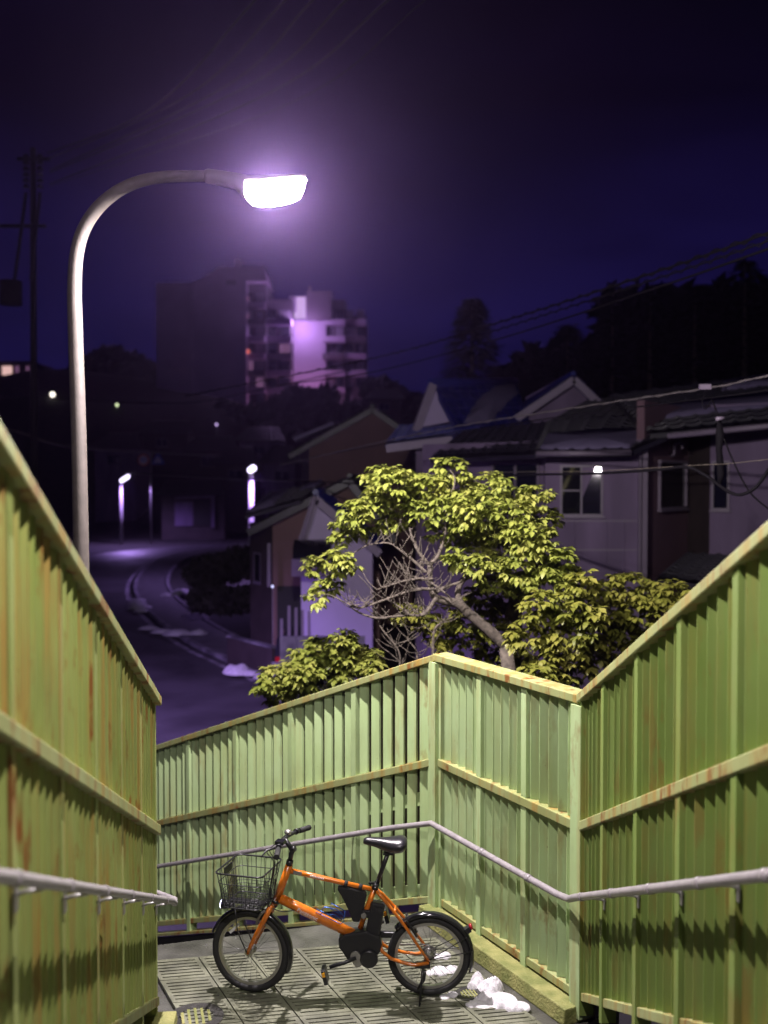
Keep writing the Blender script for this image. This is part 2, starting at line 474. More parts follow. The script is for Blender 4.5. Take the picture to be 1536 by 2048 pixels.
def offset(line, d):
    out = []
    n = len(line)
    for i, p in enumerate(line):
        t = (line[min(i + 1, n - 1)] - line[max(i - 1, 0)]).normalized()
        out.append(p + Vector((t.y, -t.x, 0)) * d)
    return out
ribbon('road', offset(R_, 0.25), ledge, 0.010, M['asphalt'], label='dark curving asphalt road bending right below the stairs')
ribbon('road_line', offset(R_, 0.02), offset(R_, -0.16), 0.018, M['roadline'], label='white painted edge line along the inside of the bend')
ribbon('road_line', offset(ledge, 0.5), offset(ledge, 0.36), 0.018, M['roadline'], label='white painted edge line along the outside of the bend')
k_ = MB(); A_, B_ = offset(R_, 0.25), offset(R_, 0.42)
for i in range(len(A_) - 1):
    up = Vector((0, 0, 0.14))
    k_.hexa((A_[i], A_[i + 1], B_[i + 1], B_[i]), (A_[i] + up, A_[i + 1] + up, B_[i + 1] + up, B_[i] + up))
tag(k_.build('kerb', M['kerb']), 'pale kerb on the inside of the road bend', kind='structure')
ribbon('pavement', offset(R_, 1.9), offset(R_, 0.42), 0.11, M['paving'], label='dark pavement inside the road bend')
k_ = MB(); A_, B_ = offset(R_, 1.9), offset(R_, 2.05)
for i in range(len(A_) - 1):
    up = Vector((0, 0, 0.16))
    k_.hexa((A_[i], A_[i + 1], B_[i + 1], B_[i]), (A_[i] + up, A_[i + 1] + up, B_[i + 1] + up, B_[i] + up))
tag(k_.build('kerb', M['kerb']), 'second pale kerb behind the pavement of the bend', kind='structure')

# ---- landing, kerbs, stairs
Mdir = (C2 - C1); Mdir.z = 0; Mdir.normalize()
Mn = Vector((-Mdir.y, Mdir.x, 0))
if Mn.x > 0: Mn = -Mn                                # inside normal of the middle fence
FAR_L = onz(316, 1884, 0) + Vector((-0.35, -0.08, 0))
top = [E_ + Vector((-0.35, 0.02, 0)), E_ + Vector((0, -0.06, 0)), C2 + Vector((0.0, -0.06, 0)), C2 + Vector((0.25, 0.1, 0)), C1 + Vector((0.25, 0.12, 0)), C1 + Vector((0.0, 0.12, 0)), FAR_L]
lm = MB(); lm.prism([p + Vector((0, 0, -0.03)) for p in top], (0, 0, -0.22))
landing = lm.build('landing', M['concrete'])
tag(landing, 'wet concrete stair landing under the bicycle', kind='structure')
# slotted paving slabs: parallelogram grid
U = Vector((0.983, 0.184, 0)); V = Vector((0.438, -0.899, 0))
O_ = onz(591, 1897, 0)
SW, SP, NS = 0.318, 0.0435, 7
sl = MB()
def pgram(mb, u0, u1, v0, v1, z0, z1):
    q = [U * u0 + V * v0, U * u1 + V * v0, U * u1 + V * v1, U * u0 + V * v1]
    mb.hexa([p + Vector((0, 0, z0)) for p in q], [p + Vector((0, 0, z1)) for p in q])
VL = SP * NS
pgram(sl, 0.004, 0.030, 0.003, VL - 0.003, -0.028, 0.0)
pgram(sl, SW - 0.030, SW - 0.004, 0.003, VL - 0.003, -0.028, 0.0)
for k in range(NS):
    a = k * SP + (0.003 if k == 0 else 0.0065); b = (k + 1) * SP - (0.003 if k == NS - 1 else 0.0065)
    pgram(sl, 0.030, SW - 0.030, a, b, -0.028, -0.0005)
slab_me = None
from functools import reduce
def inside_landing(p):
    a = (p - E_).dot(Vector((0.996, 0.09, 0))) > (0.16 if p.y < 6.15 else -0.14)
    b = (p - C1).dot(Mn) > 0.30
    c = p.y > 5.6 and (p - C2).dot(Vector((-0.99, 0, 0))) > 0.1
    return a and b and c
nslab = 0
for i in range(-5, 7):
    for j in range(0, 6):
        base = O_ + U * (i * SW) + V * (j * VL)
        ctr = base + U * SW / 2 + V * VL / 2
        if not inside_landing(ctr): continue
        if slab_me is None:
            o = sl.build('paving_slab', M['slab'], landing, base); slab_me = o.data
        else:
            o = bpy.data.objects.new('paving_slab', slab_me); link(o, landing, base)
        nslab += 1
# kerb along middle fence, with sloping top
kb = MB()
a0, a1 = C1 - Mdir * 0.05, C2 + Mdir * 0.02
def kerbstrip(mb, p, q, n, w0, w1, h):
    lo = Vector((0, 0, -0.03)); hi = Vector((0, 0, h))
    mb.hexa((p + n * w0 + lo, q + n * w0 + lo, q + n * w1 + lo, p + n * w1 + lo), (p + n * w0 + hi, q + n * w0 + hi, q + n * (w1 - .012) + hi, p + n * (w1 - .012) + hi))
kerbstrip(kb, a0, a1, Mn, -0.10, 0.135, 0.07)
tag(kb.build('kerb', M['moss'], bevel=0.008), 'mossy concrete kerb under the short middle fence', kind='structure')
kb = MB()
Ldir = Vector((0.0905, -1, 0)).normalized(); Lnrm = Vector((1, 0.0905, 0)).normalized()
kerbstrip(kb, E_ + Ldir * 0.45, E_ - Ldir * 0.0, Lnrm, -0.08, 0.12, 0.05)
tag(kb.build('kerb', M['moss'], bevel=0.006), 'yellowish concrete kerb at the foot of the left fence', kind='structure')
# stairs up to the viewer and down behind the landing
st = MB()
for k in range(20):
    y1 = 5.60 - 0.30 * k; z1 = 0.126 * (k + 1) - 0.02
    xl = E_.x + 0.0905 * (E_.y - y1) ; xr = C2.x + 0.061 * (C2.y - y1)
    st.box(((xl + xr) / 2, y1 - 0.15, z1 - 0.2), (xr - xl - 0.02, 0.3, 0.4))
tag(st.build('stairs', M['concrete']), 'concrete stair flight rising towards the viewer', kind='structure')
st = MB()
Bfix = Vector((-dL.y, dL.x, 0)); Bfix = -Bfix if Bfix.y > 0 else Bfix
Dv = Vector((dL.x, dL.y, 0)); Dn = Vector((-Dv.y, Dv.x, 0))
if Dn.x > 0: Dn = -Dn
P0 = C1.copy()
for k in range(14):
    z1 = -0.11 * (k + 1) - 0.30
    c = P0 + Dv * (0.75 + 0.30 * k) + Dn * 0.85
    st.box(c + Vector((0, 0, z1 - 0.2)), (0.30, 1.6, 0.4), (Dv, Dn, Vector((0, 0, 1))))
tag(st.build('stairs', M['concrete']), 'lower stair flight descending left behind the landing', kind='structure')
sg = MB(); p_ = C1; q_ = C1 + Vector((dL.x, dL.y, 0)) * 5.0 + Vector((0, 0, -Ldrop * 5.0)); nn_ = Bfix
lo_, hi_ = Vector((0, 0, -0.55)), Vector((0, 0, -0.035))
sg.hexa((p_ + lo_, q_ + lo_, q_ + lo_ - nn_ * .12, p_ + lo_ - nn_ * .12), (p_ + hi_, q_ + hi_, q_ + hi_ - nn_ * .12, p_ + hi_ - nn_ * .12))
tag(sg.build('stringer', M['slot']), 'stair stringer under the sloping back fence, coloured dark as shade', kind='structure')  # added to close the lit gap; its shade is a near black colour
sup = MB(); sup.box((0, 6.6, (GZ - 0.25) / 2), (0.6, 0.6, -GZ - 0.25 + 0.001))
tag(sup.build('support_column', M['concrete']), 'concrete column carrying the landing', 'column')

# ================================================================== FENCES
def fence(label, A, d, length, slope, inside, posts, nslat, up_sign, mslat, mrail, H=FH, backbar=False, zone=None, capover=0.034, pf=0.018, sw=0.46, sdep=0.034):
    """A base start; d unit plan direction; slope dz per metre along d; inside: normal to the walkway"""
    d = Vector(d).normalized(); n = Vector(inside).normalized()
    root = thing('metal_fence', label, 'fence', A)
    def P(t, off, z): return A + d * t + n * off + Vector((0, 0, slope * t + z))
    def rail(mb, t0, t1, n0, n1, z0, z1):
        mb.hexa((P(t0, n0, z0), P(t1, n0, z0), P(t1, n1, z0), P(t0, n1, z0)), (P(t0, n0, z1), P(t1, n0, z1), P(t1, n1, z1), P(t0, n1, z1)))
    mid = 1.105
    T0, T1 = -0.012, length + 0.012
    m = MB(); rail(m, T0, T1, -0.10, capover, H - 0.052, H); m.build('cap_rail', mrail, root, bevel=0.006)
    m = MB(); rail(m, T0, T1, -0.075, capover - 0.008, mid - 0.032, mid + 0.026); m.build('middle_rail', mrail, root, bevel=0.006)
    m = MB(); rail(m, 0, length, -0.075, 0.012, 0.085, 0.135); m.build('bottom_rail', mrail, root, bevel=0.004)
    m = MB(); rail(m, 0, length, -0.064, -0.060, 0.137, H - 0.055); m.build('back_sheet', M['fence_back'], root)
    if backbar:
        m = MB(); rail(m, 0, length, -0.056, -0.040, 0.80, 0.90); rail(m, 0, length, -0.056, -0.040, 0.137, 0.22); m.build('stiffener_bar', mslat, root)
        m = MB(); rail(m, 0, length, -0.06, 0.03, -0.01, 0.015); m.build('toe_rail', mrail, root)
    # posts: one shared mesh (vertical, tops follow the slope)
    pw = 0.052
    m = MB()
    def Q(t, off, z): return d * t + n * off + Vector((0, 0, slope * t + z))
    for (z0, z1) in ((0.0, mid - 0.033), (mid + 0.027, H - 0.053)):
        m.hexa((Q(-pw / 2, -0.06, z0), Q(pw / 2, -0.06, z0), Q(pw / 2, pf, z0), Q(-pw / 2, pf, z0)), (Q(-pw / 2, -0.06, z1), Q(pw / 2, -0.06, z1), Q(pw / 2, pf, z1), Q(-pw / 2, pf, z1)))
    pme = None
    for t in posts:
        loc = A + d * t + Vector((0, 0, slope * t))
        if pme is None:
            o = m.build('post', mslat, root, loc); pme = o.data
        else:
            o = bpy.data.objects.new('post', pme); link(o, root, loc)
    # slats: plates turned so that the edge on the uphill side lies deeper
    sme = {}
    for a, b in zip(posts[:-1], posts[1:]):
        pitch = (b - a - pw) / nslat
        w = pitch * sw
        key = round(pitch, 3)
        for tier, (z0, z1) in enumerate(((0.137, mid - 0.034), (mid + 0.028, H - 0.054))):
            if (key, tier) not in sme:
                q = MB(); h = w / 2
                o0, o1 = (0.002, -sdep) if up_sign > 0 else (-sdep, 0.002)   # offset at -h, +h
                q.hexa((Q(-h, o0, z0), Q(h, o1, z0), Q(h, o1 - 0.004, z0), Q(-h, o0 - 0.004, z0)), (Q(-h, o0, z1), Q(h, o1, z1), Q(h, o1 - 0.004, z1), Q(-h, o0 - 0.004, z1)))
                # folded lips at both edges
                q.hexa((Q(-h, o0, z0), Q(-h + .004, o0, z0), Q(-h + .004, o0 - .016, z0), Q(-h, o0 - .016, z0)), (Q(-h, o0, z1), Q(-h + .004, o0, z1), Q(-h + .004, o0 - .016, z1), Q(-h, o0 - .016, z1)))
                me = q.mesh('slat')
                import bmesh
                bm = bmesh.new(); bm.from_mesh(me); bmesh.ops.recalc_face_normals(bm, faces=bm.faces); bm.to_mesh(me); bm.free()
                me.materials.append(mslat); sme[(key, tier)] = me
            for k in range(nslat):
                t = a + pw / 2 + pitch * (k + 0.5)
                if zone and not zone(t): continue
                o = bpy.data.objects.new('slat', sme[(key, tier)])
                link(o, root, A + d * t + n * random.uniform(-.003, .002) + Vector((0, 0, slope * t))); o.rotation_euler = (0, 0, math.radians(random.uniform(-2.2, 2.2)))
    return root, P

# left fence: from its end beside the landing, up towards (and past) the viewer
posts = [0.03] + [0.62 * k + 0.60 for k in range(10)]
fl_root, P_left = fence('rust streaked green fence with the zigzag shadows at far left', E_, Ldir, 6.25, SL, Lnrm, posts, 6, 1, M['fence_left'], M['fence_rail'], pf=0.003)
# right fence
Rdir = Vector((0.061, -1, 0)).normalized(); Rn = Vector((-1, -0.061, 0)).normalized()
posts = [0.04, 0.50] + [0.50 + 0.585 * k for k in range(1, 11)]
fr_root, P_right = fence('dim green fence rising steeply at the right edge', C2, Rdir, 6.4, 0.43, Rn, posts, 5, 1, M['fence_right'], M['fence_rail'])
# middle fence
Mlen = (C2 - C1).length
posts = [0.05] + [0.05 + (Mlen - 0.085) / 3 * k for k in (1, 2, 3)]
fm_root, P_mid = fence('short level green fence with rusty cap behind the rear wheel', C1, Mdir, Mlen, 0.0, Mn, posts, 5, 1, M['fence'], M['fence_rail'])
# back fence
Bn = Vector((-dL.y, dL.x, 0))
if Bn.y > 0: Bn = -Bn
Bdir = Vector((dL.x, dL.y, 0))
posts = [0.05]
for px in (710, 583, 472, 378, 300, 235):
    # distance along the fence at which its base appears at column px
    r = ray(px, 1500); k = r.x / r.y
    t = (k * C1.y - C1.x) / (Bdir.x - k * Bdir.y); posts.append(t)
fb_root, P_back = fence('bright green fence sloping down to the left behind the bicycle', C1, Bdir, posts[-1] + 0.03, -Ldrop, Bn, posts, 6, -1, M['fence'], M['fence_rail'], backbar=True, sw=0.50, sdep=0.022)
# corner posts belong to the middle fence
for c, nm in ((C1, 0), (C2, 1)):
    q = MB(); q.box(c + Vector((0, 0, FH / 2 - 0.03)), (0.09, 0.09, FH - 0.06), (Mdir, Mn, Vector((0, 0, 1))))
    q.build('corner_post', M['fence'], fm_root)

# ---- handrails
def handrail(label, pts, brackets, joints, r=0.0205):
    root = thing('handrail', label, 'handrail', pts[0])
    m = MB(); m.tube(pts, r, 14); m.build('pipe', M['handrail'], root)
    for a, b in joints:
        q = MB(); dv = (Vector(b) - Vector(a)).normalized(); a = Vector(a)
        q.tube([a - dv * 0.022, a + dv * 0.022], r + 0.003, 14); q.build('sleeve', M['handrail'], root)
    for p, n in brackets:
        p = Vector(p); n = Vector(n).normalized()
        q = MB(); q.tube([p - Vector((0, 0, 0.012)), p - n * 0.05 - Vector((0, 0, 0.018)), p - n * 0.085 - Vector((0, 0, 0.03))], 0.0065, 6)
        q.box(p - n * 0.074 - Vector((0, 0, 0.035)), (0.006, 0.034, 0.075), (n, n.cross(Vector((0, 0, 1))), Vector((0, 0, 1))))
        q.build('bracket', M['steel'], root)
    return root
HR, HO = 0.685, 0.085
pts, br, jt = [], [], []
for k in range(16):
    t = 6.2 - 6.0 * k / 15 * 1.0
    pts.append(P_right(max(t, 0.12), HO, HR))
for k in range(9): br.append((P_right(0.62 + 0.585 * k - 0.09, HO, HR), Rn)); jt.append((P_right(0.36 + 0.585 * k, HO, HR), P_right(0.4 + 0.585 * k, HO, HR)))
c2in = P_mid(Mlen - 0.12, HO, HR); pts += [P_right(0.07, HO, HR - 0.005), (P_right(0.02, HO, HR) + c2in) / 2, c2in]
for k in range(1, 8): pts.append(P_mid(Mlen - 0.12 - (Mlen - 0.20) * k / 8, HO, HR))
for k in (1, 2): br.append((P_mid(0.05 + (Mlen - 0.085) / 3 * k, HO, HR), Mn)); jt.append((P_mid(0.2 + (Mlen - 0.085) / 3 * k, HO, HR), P_mid(0.3 + (Mlen - 0.085) / 3 * k, HO, HR)))
c1in = P_mid(0.06, HO, HR)
pts += [c1in]
for k in range(1, 15): pts.append(P_back(0.06 + 4.6 * k / 14, HO, HR))
for t in posts[1:5]: br.append((P_back(t, HO, HR), Bn))
handrail('grey handrail pipe bending round both corners on the right and back fences', pts, br, jt)
pts, br, jt = [], [], []
for k in range(18): pts.append(P_left(6.1 - 6.1 * k / 17, HO, HR + 0.005))
tip = P_left(-0.10, HO + 0.01, HR)
pts += [tip + Vector((-0.0, -0.02, 0)), tip + Vector((-0.01, 0.03, 0))]
for k in range(1, 9): pts.append(tip + Vector((-0.035, 0.04, 0.0)) + Vector((dL.x, dL.y, 0)) * (0.28 * k) + Vector((0, 0, -0.02 * k)))
for k in range(9):
    br.append((P_left(0.02 + 0.60 + 0.62 * (k - 1) if k else 0.10, HO, HR), Lnrm)); jt.append((P_left(0.30 + 0.62 * k, HO, HR + .005), P_left(0.4 + 0.62 * k, HO, HR + .005)))
handrail('grey handrail pipe on the left fence turning back at its end', pts, br, jt, r=0.018)

# ================================================================== STREET LAMP (lit, near)
LZ = 7.2
LH = 7.0
base = at(162, 1160, LZ); base.z = GZ
lamp = thing('street_lamp', 'tall lit street lamp with curved pale arm over the landing', 'street lamp', base)
def lz(x): return LZ + (LH - LZ) * max(0.0, min(1.0, (x - 150) / 270.0))
cl = [base, at(163, 1160, LZ)] + resample([at(x, y, lz(x)) for x, y in [(163, 1160), (158, 900), (150, 640), (149, 570), (153, 510), (166, 462), (192, 420), (230, 386), (275, 364), (325, 354), (375, 352), (416, 352)]], 40)[1:]
rr = [0.064, 0.0535] + [0.0535 + (0.036 - 0.0535) * i / 38 for i in range(39)]
q = MB(); q.tube(cl, rr, 20); q.build('pole', M['pole'], lamp)
q = MB(); q.box(base + Vector((0, 0, 0.02)), (0.3, 0.3, 0.04)); q.build('base_plate', M['steel'], lamp)
def section(x, ytop, ybot, hw, n=14, LZ=LH):
    c = at(x, (ytop + ybot) / 2, LZ); hh = abs(ytop - ybot) / 2 / F_PX * LZ
    return [c + Vector((0, hw * math.cos(2 * math.pi * k / n), hh * math.sin(2 * math.pi * k / n))) for k in range(n)]
q = MB(); q.rings([section(*a) for a in [(410, 340, 365, 0.045), (416, 338, 367, 0.048), (440, 341, 371, 0.055), (470, 346, 378, 0.055), (488, 350, 396, 0.06), (492, 350, 396, 0.06), (494, 351, 376, 0.05), (520, 351, 372, 0.042), (560, 349, 364, 0.036), (600, 348, 357, 0.026), (612, 349, 355, 0.015)]])
q.build('housing', M['pole'], lamp)  # neck end plate added to keep bulb light off the arm
q = MB(); q.rings([section(*a) for a in [(486, 379, 385, 0.03), (494, 372, 400, 0.07), (506, 369, 411, 0.09), (530, 366, 413.5, 0.10), (556, 363, 411, 0.10), (582, 359, 405, 0.095), (599, 357, 397, 0.085), (607, 356, 381, 0.06), (611, 356, 362, 0.03)]])
mb_ = bpy.data.materials.new('glowing lamp glass'); mb_.use_nodes = True
N, L = mb_.node_tree.nodes, mb_.node_tree.links; N.clear()
o_ = N.new('ShaderNodeOutputMaterial'); e_ = N.new('ShaderNodeEmission'); t_ = N.new('ShaderNodeBsdfTransparent'); x_ = N.new('ShaderNodeMixShader')
e_.inputs['Color'].default_value = (0.95, 0.86, 1.0, 1); e_.inputs['Strength'].default_value = 40.0
x_.inputs[0].default_value = 0.5
L.new(t_.outputs[0], x_.inputs[1]); L.new(e_.outputs[0], x_.inputs[2]); L.new(x_.outputs[0], o_.inputs['Surface'])
bowl = q.build('glass_bowl', mb_, lamp)
q = MB(); q.ball(at(613, 360, LH), 0.011); q.build('latch', M['steel'], lamp)
def point(name, loc, power, col, r, parent=None):
    ld = bpy.data.lights.new(name, 'POINT'); ld.energy = power; ld.color = col; ld.shadow_soft_size = r
    o = bpy.data.objects.new(name, ld); link(o, parent, loc); return o
LAMP_P = at(550, 386, LH)
point('bulb', LAMP_P, LAMP_W, LAMP_COL, 0.035, lamp)

# a second lamp of the same make stands at the head of the stairs (above the frame); its light rakes the fences
HEAD2 = Vector((0.02, 2.2, 5.2))
b2 = Vector((2.55, 2.2, GZ))
lamp2 = thing('street_lamp', 'second lamp of the same make above the upper stairs beyond the frame', 'street lamp', b2)
arc = [b2, Vector((2.55, 2.2, 3.6)), Vector((2.5, 2.2, 4.7)), Vector((2.2, 2.2, 5.3)), Vector((1.6, 2.2, 5.4)), Vector((0.52, 2.2, 5.35))]
q = MB(); q.tube([b2] + resample(arc[1:], 24), [0.064] + [0.054 - 0.018 * k / 23 for k in range(24)], 16); q.build('pole', M['pole'], lamp2)
dl = HEAD2 - LAMP_P
for ob in (bpy.data.objects['housing'], bpy.data.objects['glass_bowl']):
    o = ob.copy(); COL.objects.link(o); o.parent = lamp2
    # mirrored end for end: the arm comes from the other side
    o.matrix_basis = Matrix.Translation(HEAD2 - lamp2.location) @ Matrix.Rotation(math.pi, 4, 'Z') @ Matrix.Translation(-LAMP_P)
point('bulb', HEAD2, LAMP_W * 0.31, LAMP_COL, 0.035, lamp2)

# ================================================================== BICYCLE
rc, fc = onz(858, 1990, 0), onz(507, 1982, 0)
fwd = (fc - rc); yaw = math.atan2(fwd.y, fwd.x)
WB = fwd.length
bike = thing('bicycle', 'orange electric city bicycle with black wire basket parked on the landing', 'bicycle', rc, (math.radians(0), 0, yaw), world=False)
bike.rotation_mode = 'XYZ'
bike.rotation_euler = (math.radians(-3.0), 0, yaw)
ZS = 847.0
def B(zx, zy, ly=0.0):
    return Vector(((1222 - zx) / ZS, ly, 0.25 + (747 - zy) / ZS))
TR, TT = 0.226, 0.0235
def wheel(parent, c, rot, front):
    w = bpy.data.objects.new('wheel', None); COL.objects.link(w); w.parent = parent; w.location = c; w.rotation_euler = (0, 0, rot); w.empty_display_size = .05
    def ring(r, n=56): return [Vector((r * math.cos(2 * math.pi * k / n), 0, r * math.sin(2 * math.pi * k / n))) for k in range(n)]
    q = MB(); q.tube(ring(TR), TT, 12, closed=True); q.build('tyre', M['rubber'], w)
    q = MB(); n = 56
    for k in range(n):
        a0, a1 = 2 * math.pi * k / n, 2 * math.pi * (k + 1) / n
        pr = [(0.188, -0.011), (0.188, 0.011), (0.208, 0.012), (0.208, -0.012)]
        q.add([Vector((r * math.cos(a), y, r * math.sin(a))) for a in (a0, a1) for r, y in pr], [(0, 1, 5, 4), (1, 2, 6, 5), (3, 0, 4, 7)])
    q.build('rim', M['alloy'], w)
    q = MB()
    ns = 28
    for k in range(ns):
        a = 2 * math.pi * k / ns; sd = 1 if k % 2 else -1
        ha = a + (0.9 if (k // 2) % 2 else -0.9)
        q.tube([(0.19 * math.cos(a), 0, 0.19 * math.sin(a)), (0.022 * math.cos(ha), sd * 0.03, 0.022 * math.sin(ha))], 0.0011, 5)
    q.build('spokes', M['spoke'], w)
    q = MB(); q.tube([(0, -0.05, 0), (0, 0.05, 0)], 0.009, 10); q.tube([(0, -0.034, 0), (0, -0.028, 0)], 0.027, 16); q.tube([(0, 0.028, 0), (0, 0.034, 0)], 0.027, 16); q.tube([(0, -0.03, 0), (0, 0.03, 0)], 0.015, 12)
    q.build('hub', M['alloy'], w)
    if front:
        for a in (math.radians(57), math.radians(62)):
            pass
        c0 = Vector((0.126 , 0.014, 0.114)); dv = Vector((0.62, 0, -0.55)).normalized()
        q = MB(); q.box(Vector((0.100, 0.016, 0.128)), (0.016, 0.006, 0.085), (Vector((0.70, 0, 0.71)), Vector((0, 1, 0)), Vector((-0.71, 0, 0.70))))
        q.build('spoke_reflector', M['reflector'], w)
    else:
        q = MB()
        for k, r in enumerate((0.043, 0.039, 0.035, 0.031, 0.027)):
            q.tube([(0, -0.035 - 0.005 * k, 0), (0, -0.038 - 0.005 * k, 0)], r, 24)
        q.build('sprockets', M['steel'], w)
        q = MB(); q.tube([(0, 0.03, 0), (0, 0.048, 0)], 0.032, 20); q.build('hub_flange', M['alloy'], w)
    return w
STEER = math.radians(-13)
wheel(bike, (0, 0, 0.25), 0, False)
# frame
fr = MB()
ht, hb = B(512, 288), B(447, 468)
fr.tube([ht, hb], [0.0225, 0.0235], 16)
fr.tube([B(520, 318), B(640, 343), B(760, 370), B(942, 408)], [0.0165, 0.016, 0.015, 0.0145], 14)
fr.tube([B(462, 462), B(560, 510), B(700, 578), B(838, 645)], [0.028, 0.031, 0.031, 0.030], 18)
fr.tube([B(948, 398), B(905, 512), B(872, 612)], 0.0165, 14)
for sgn in (-1, 1):
    s_ = [B(955, 412, sgn * 0.012), B(985, 440, sgn * 0.024), B(1050, 515, sgn * 0.036), B(1105, 585, sgn * 0.044), B(1170, 680, sgn * 0.058), B(1222, 752, sgn * 0.066)]
    fr.tube(s_, [0.0105, 0.0105, 0.010, 0.0095, 0.0085, 0.0085], 10)
    s_ = [B(975, 690, sgn * 0.028), B(985, 715, sgn * 0.040), B(1030, 745, sgn * 0.055), B(1090, 762, sgn * 0.062), B(1150, 772, sgn * 0.066), B(1222, 758, sgn * 0.066)]
    fr.tube(s_, 0.0105, 10)
fr.tube([B(1050, 508, -0.036), B(1050, 508, 0.036)], 0.008, 8)
frame = fr.build('frame', M['orange'], bike)
# lettering on the down tube
def letters(txt, size, origin, xdir, ydir, m, parent, name='lettering', maxw=None):
    cu = bpy.data.curves.new('lettering', 'FONT'); cu.body = txt; cu.size = size; cu.extrude = 0.0004; cu.resolution_u = 2
    to = bpy.data.objects.new('lettering_tmp', cu); COL.objects.link(to)
    dg = bpy.context.evaluated_depsgraph_get(); dg.update()
    me = bpy.data.meshes.new_from_object(to.evaluated_get(dg))
    bpy.data.objects.remove(to)
    xd, yd = Vector(xdir).normalized(), Vector(ydir).normalized(); zd = xd.cross(yd)
    wdt = max(v.co.x for v in me.vertices)
    sc = (maxw / wdt) if maxw else 1.0
    for v in me.vertices: v.co = Vector(origin) + xd * (v.co.x * sc) + yd * (v.co.y * sc) + zd * v.co.z
    me.materials.clear(); me.materials.append(m)
    o = bpy.data.objects.new(name, me); link(o, parent)
    return o
dtd = (B(838, 645) - B(462, 462)).normalized()
dtn = Vector((0, 1, 0)); dtu = Vector((dtd.z, 0, -dtd.x))
if dtu.z < 0: dtu = -dtu
letters('Panasonic', 0.036, B(552, 512) + Vector((0, 0.0318, 0)) - dtu * 0.004, dtd, dtu, M['white'], frame, maxw=0.135)
q = MB(); tt = (B(760, 370) - B(520, 318)).normalized()
q.box(B(556, 322, 0.0162), (0.052, 0.004, 0.020), (tt, Vector((0, 1, 0)), Vector((tt.z, 0, -tt.x)))); q.build('badge', M['steel'], frame)
q = MB()
for k in range(9): q.box(B(622 + 8 * k, 337 + 1.75 * k, 0.0165), (0.006, 0.003, 0.008), (tt, Vector((0, 1, 0)), Vector((tt.z, 0, -tt.x))))
q.build('decal', M['white'], frame)
# steering assembly turned about the head axis: group under fork part
axis = (ht - hb).normalized()
fork_root = bpy.data.objects.new('fork', None); COL.objects.link(fork_root); fork_root.parent = bike; fork_root.empty_display_size = .05
ROT = Matrix.Translation(hb) @ Matrix.Rotation(STEER, 4, axis) @ Matrix.Translation(-hb)
fork_root.matrix_basis = ROT
fh = B(307, 745)
f_ = MB()
f_.tube([B(450, 458), B(428, 505)], 0.020, 14)
for sgn in (-1, 1):
    f_.tube([B(428, 503, sgn * 0.012), B(418, 515, sgn * 0.040), B(395, 565, sgn * 0.048), B(352, 645, sgn * 0.050), B(322, 705, sgn * 0.050), fh + Vector((0, sgn * 0.050, 0))], [0.017, 0.017, 0.016, 0.0145, 0.012, 0.011], 12)
f_.build('fork_blades', M['orange'], fork_root)
q = MB(); q.tube([B(447, 470), B(441, 484)], 0.0255, 16); q.tube([B(434, 492), B(430, 502)], 0.0225, 16); q.build('headset', M['black'], fork_root)
wheel(bike, ROT @ fh, 0, True).rotation_euler = (ROT.to_3x3() @ Matrix.Identity(3)).to_euler()
# quill, stem and bars
q = MB()
q.tube([B(512, 285), B(516, 262)], 0.021, 14)
q.tube([B(515, 270), B(524, 225), B(534, 200)], 0.0145, 12)
q.tube([B(526, 205), B(545, 200)], 0.017, 12)
q.tube([B(532, 212), B(505, 180), B(487, 158)], [0.016, 0.0145, 0.014], 12)
stem = q.build('stem', M['black'], fork_root)
bc = B(486, 156)
bar = [bc + Vector((-0.055, 0.285, -0.012)), bc + Vector((-0.03, 0.20, -0.004)), bc + Vector((-0.006, 0.09, 0.0)), bc, bc + Vector((-0.006, -0.09, 0.0)), bc + Vector((-0.03, -0.20, -0.004)), bc + Vector((-0.055, -0.285, -0.012))]
q = MB(); q.tube(resample(bar, 24), 0.011, 12); hbars = q.build('handlebar', M['black'], fork_root)
for sg in (1, -1):
    q = MB(); a = Vector((-0.058, sg * 0.29, -0.012)); b_ = Vector((-0.028, sg * 0.185, -0.004))
    q.tube([bc + a, bc + a * 0.97 + b_ * 0.03, bc + b_], [0.0165, 0.0175, 0.0165], 14); q.build('grip', M['rubber'], bike if False else fork_root)
    q = MB()
    q.tube([bc + Vector((-0.022, sg * 0.165, 0)), bc + Vector((-0.018, sg * 0.145, 0))], 0.018, 12)
    q.tube([bc + Vector((0.0, sg * 0.155, -0.006)), bc + Vector((0.05, sg * 0.17, -0.02)), bc + Vector((0.048, sg * 0.25, -0.03))], [0.007, 0.006, 0.0045], 8)
    q.build('brake_lever', M['black'], fork_root)
q = MB(); q.box(bc + Vector((-0.014, 0.11, 0.016)), (0.055, 0.06, 0.022)); q.build('display_unit', M['blackgloss'], fork_root, bevel=0.004)
q = MB(); q.ball(bc + Vector((0.0, -0.06, 0.022)), 0.024, ax=(1, 1, .7)); q.build('bell', M['alloy'], fork_root)
q = MB()
for k, (yy, xx) in enumerate(((0.14, 0.02), (-0.14, 0.02), (0.08, 0.0))):
    q.tube(resample([bc + Vector((0.03, yy, -0.01)), bc + Vector((0.075, yy * 0.7, -0.06)), B(440, 270, yy * .25), B(428, 380, yy * .3 + .01), B(418, 470, yy * .35), B(400, 520, yy * 0.3)], 16), 0.0028, 6)
q.build('cables', M['black'], fork_root)
q = MB(); q.tube(resample([B(392, 470, .02), B(420, 500, .03), B(480, 520, .03), B(540, 512, .03)], 12), 0.003, 6); q.build('cable_loop', M['black'], bike)
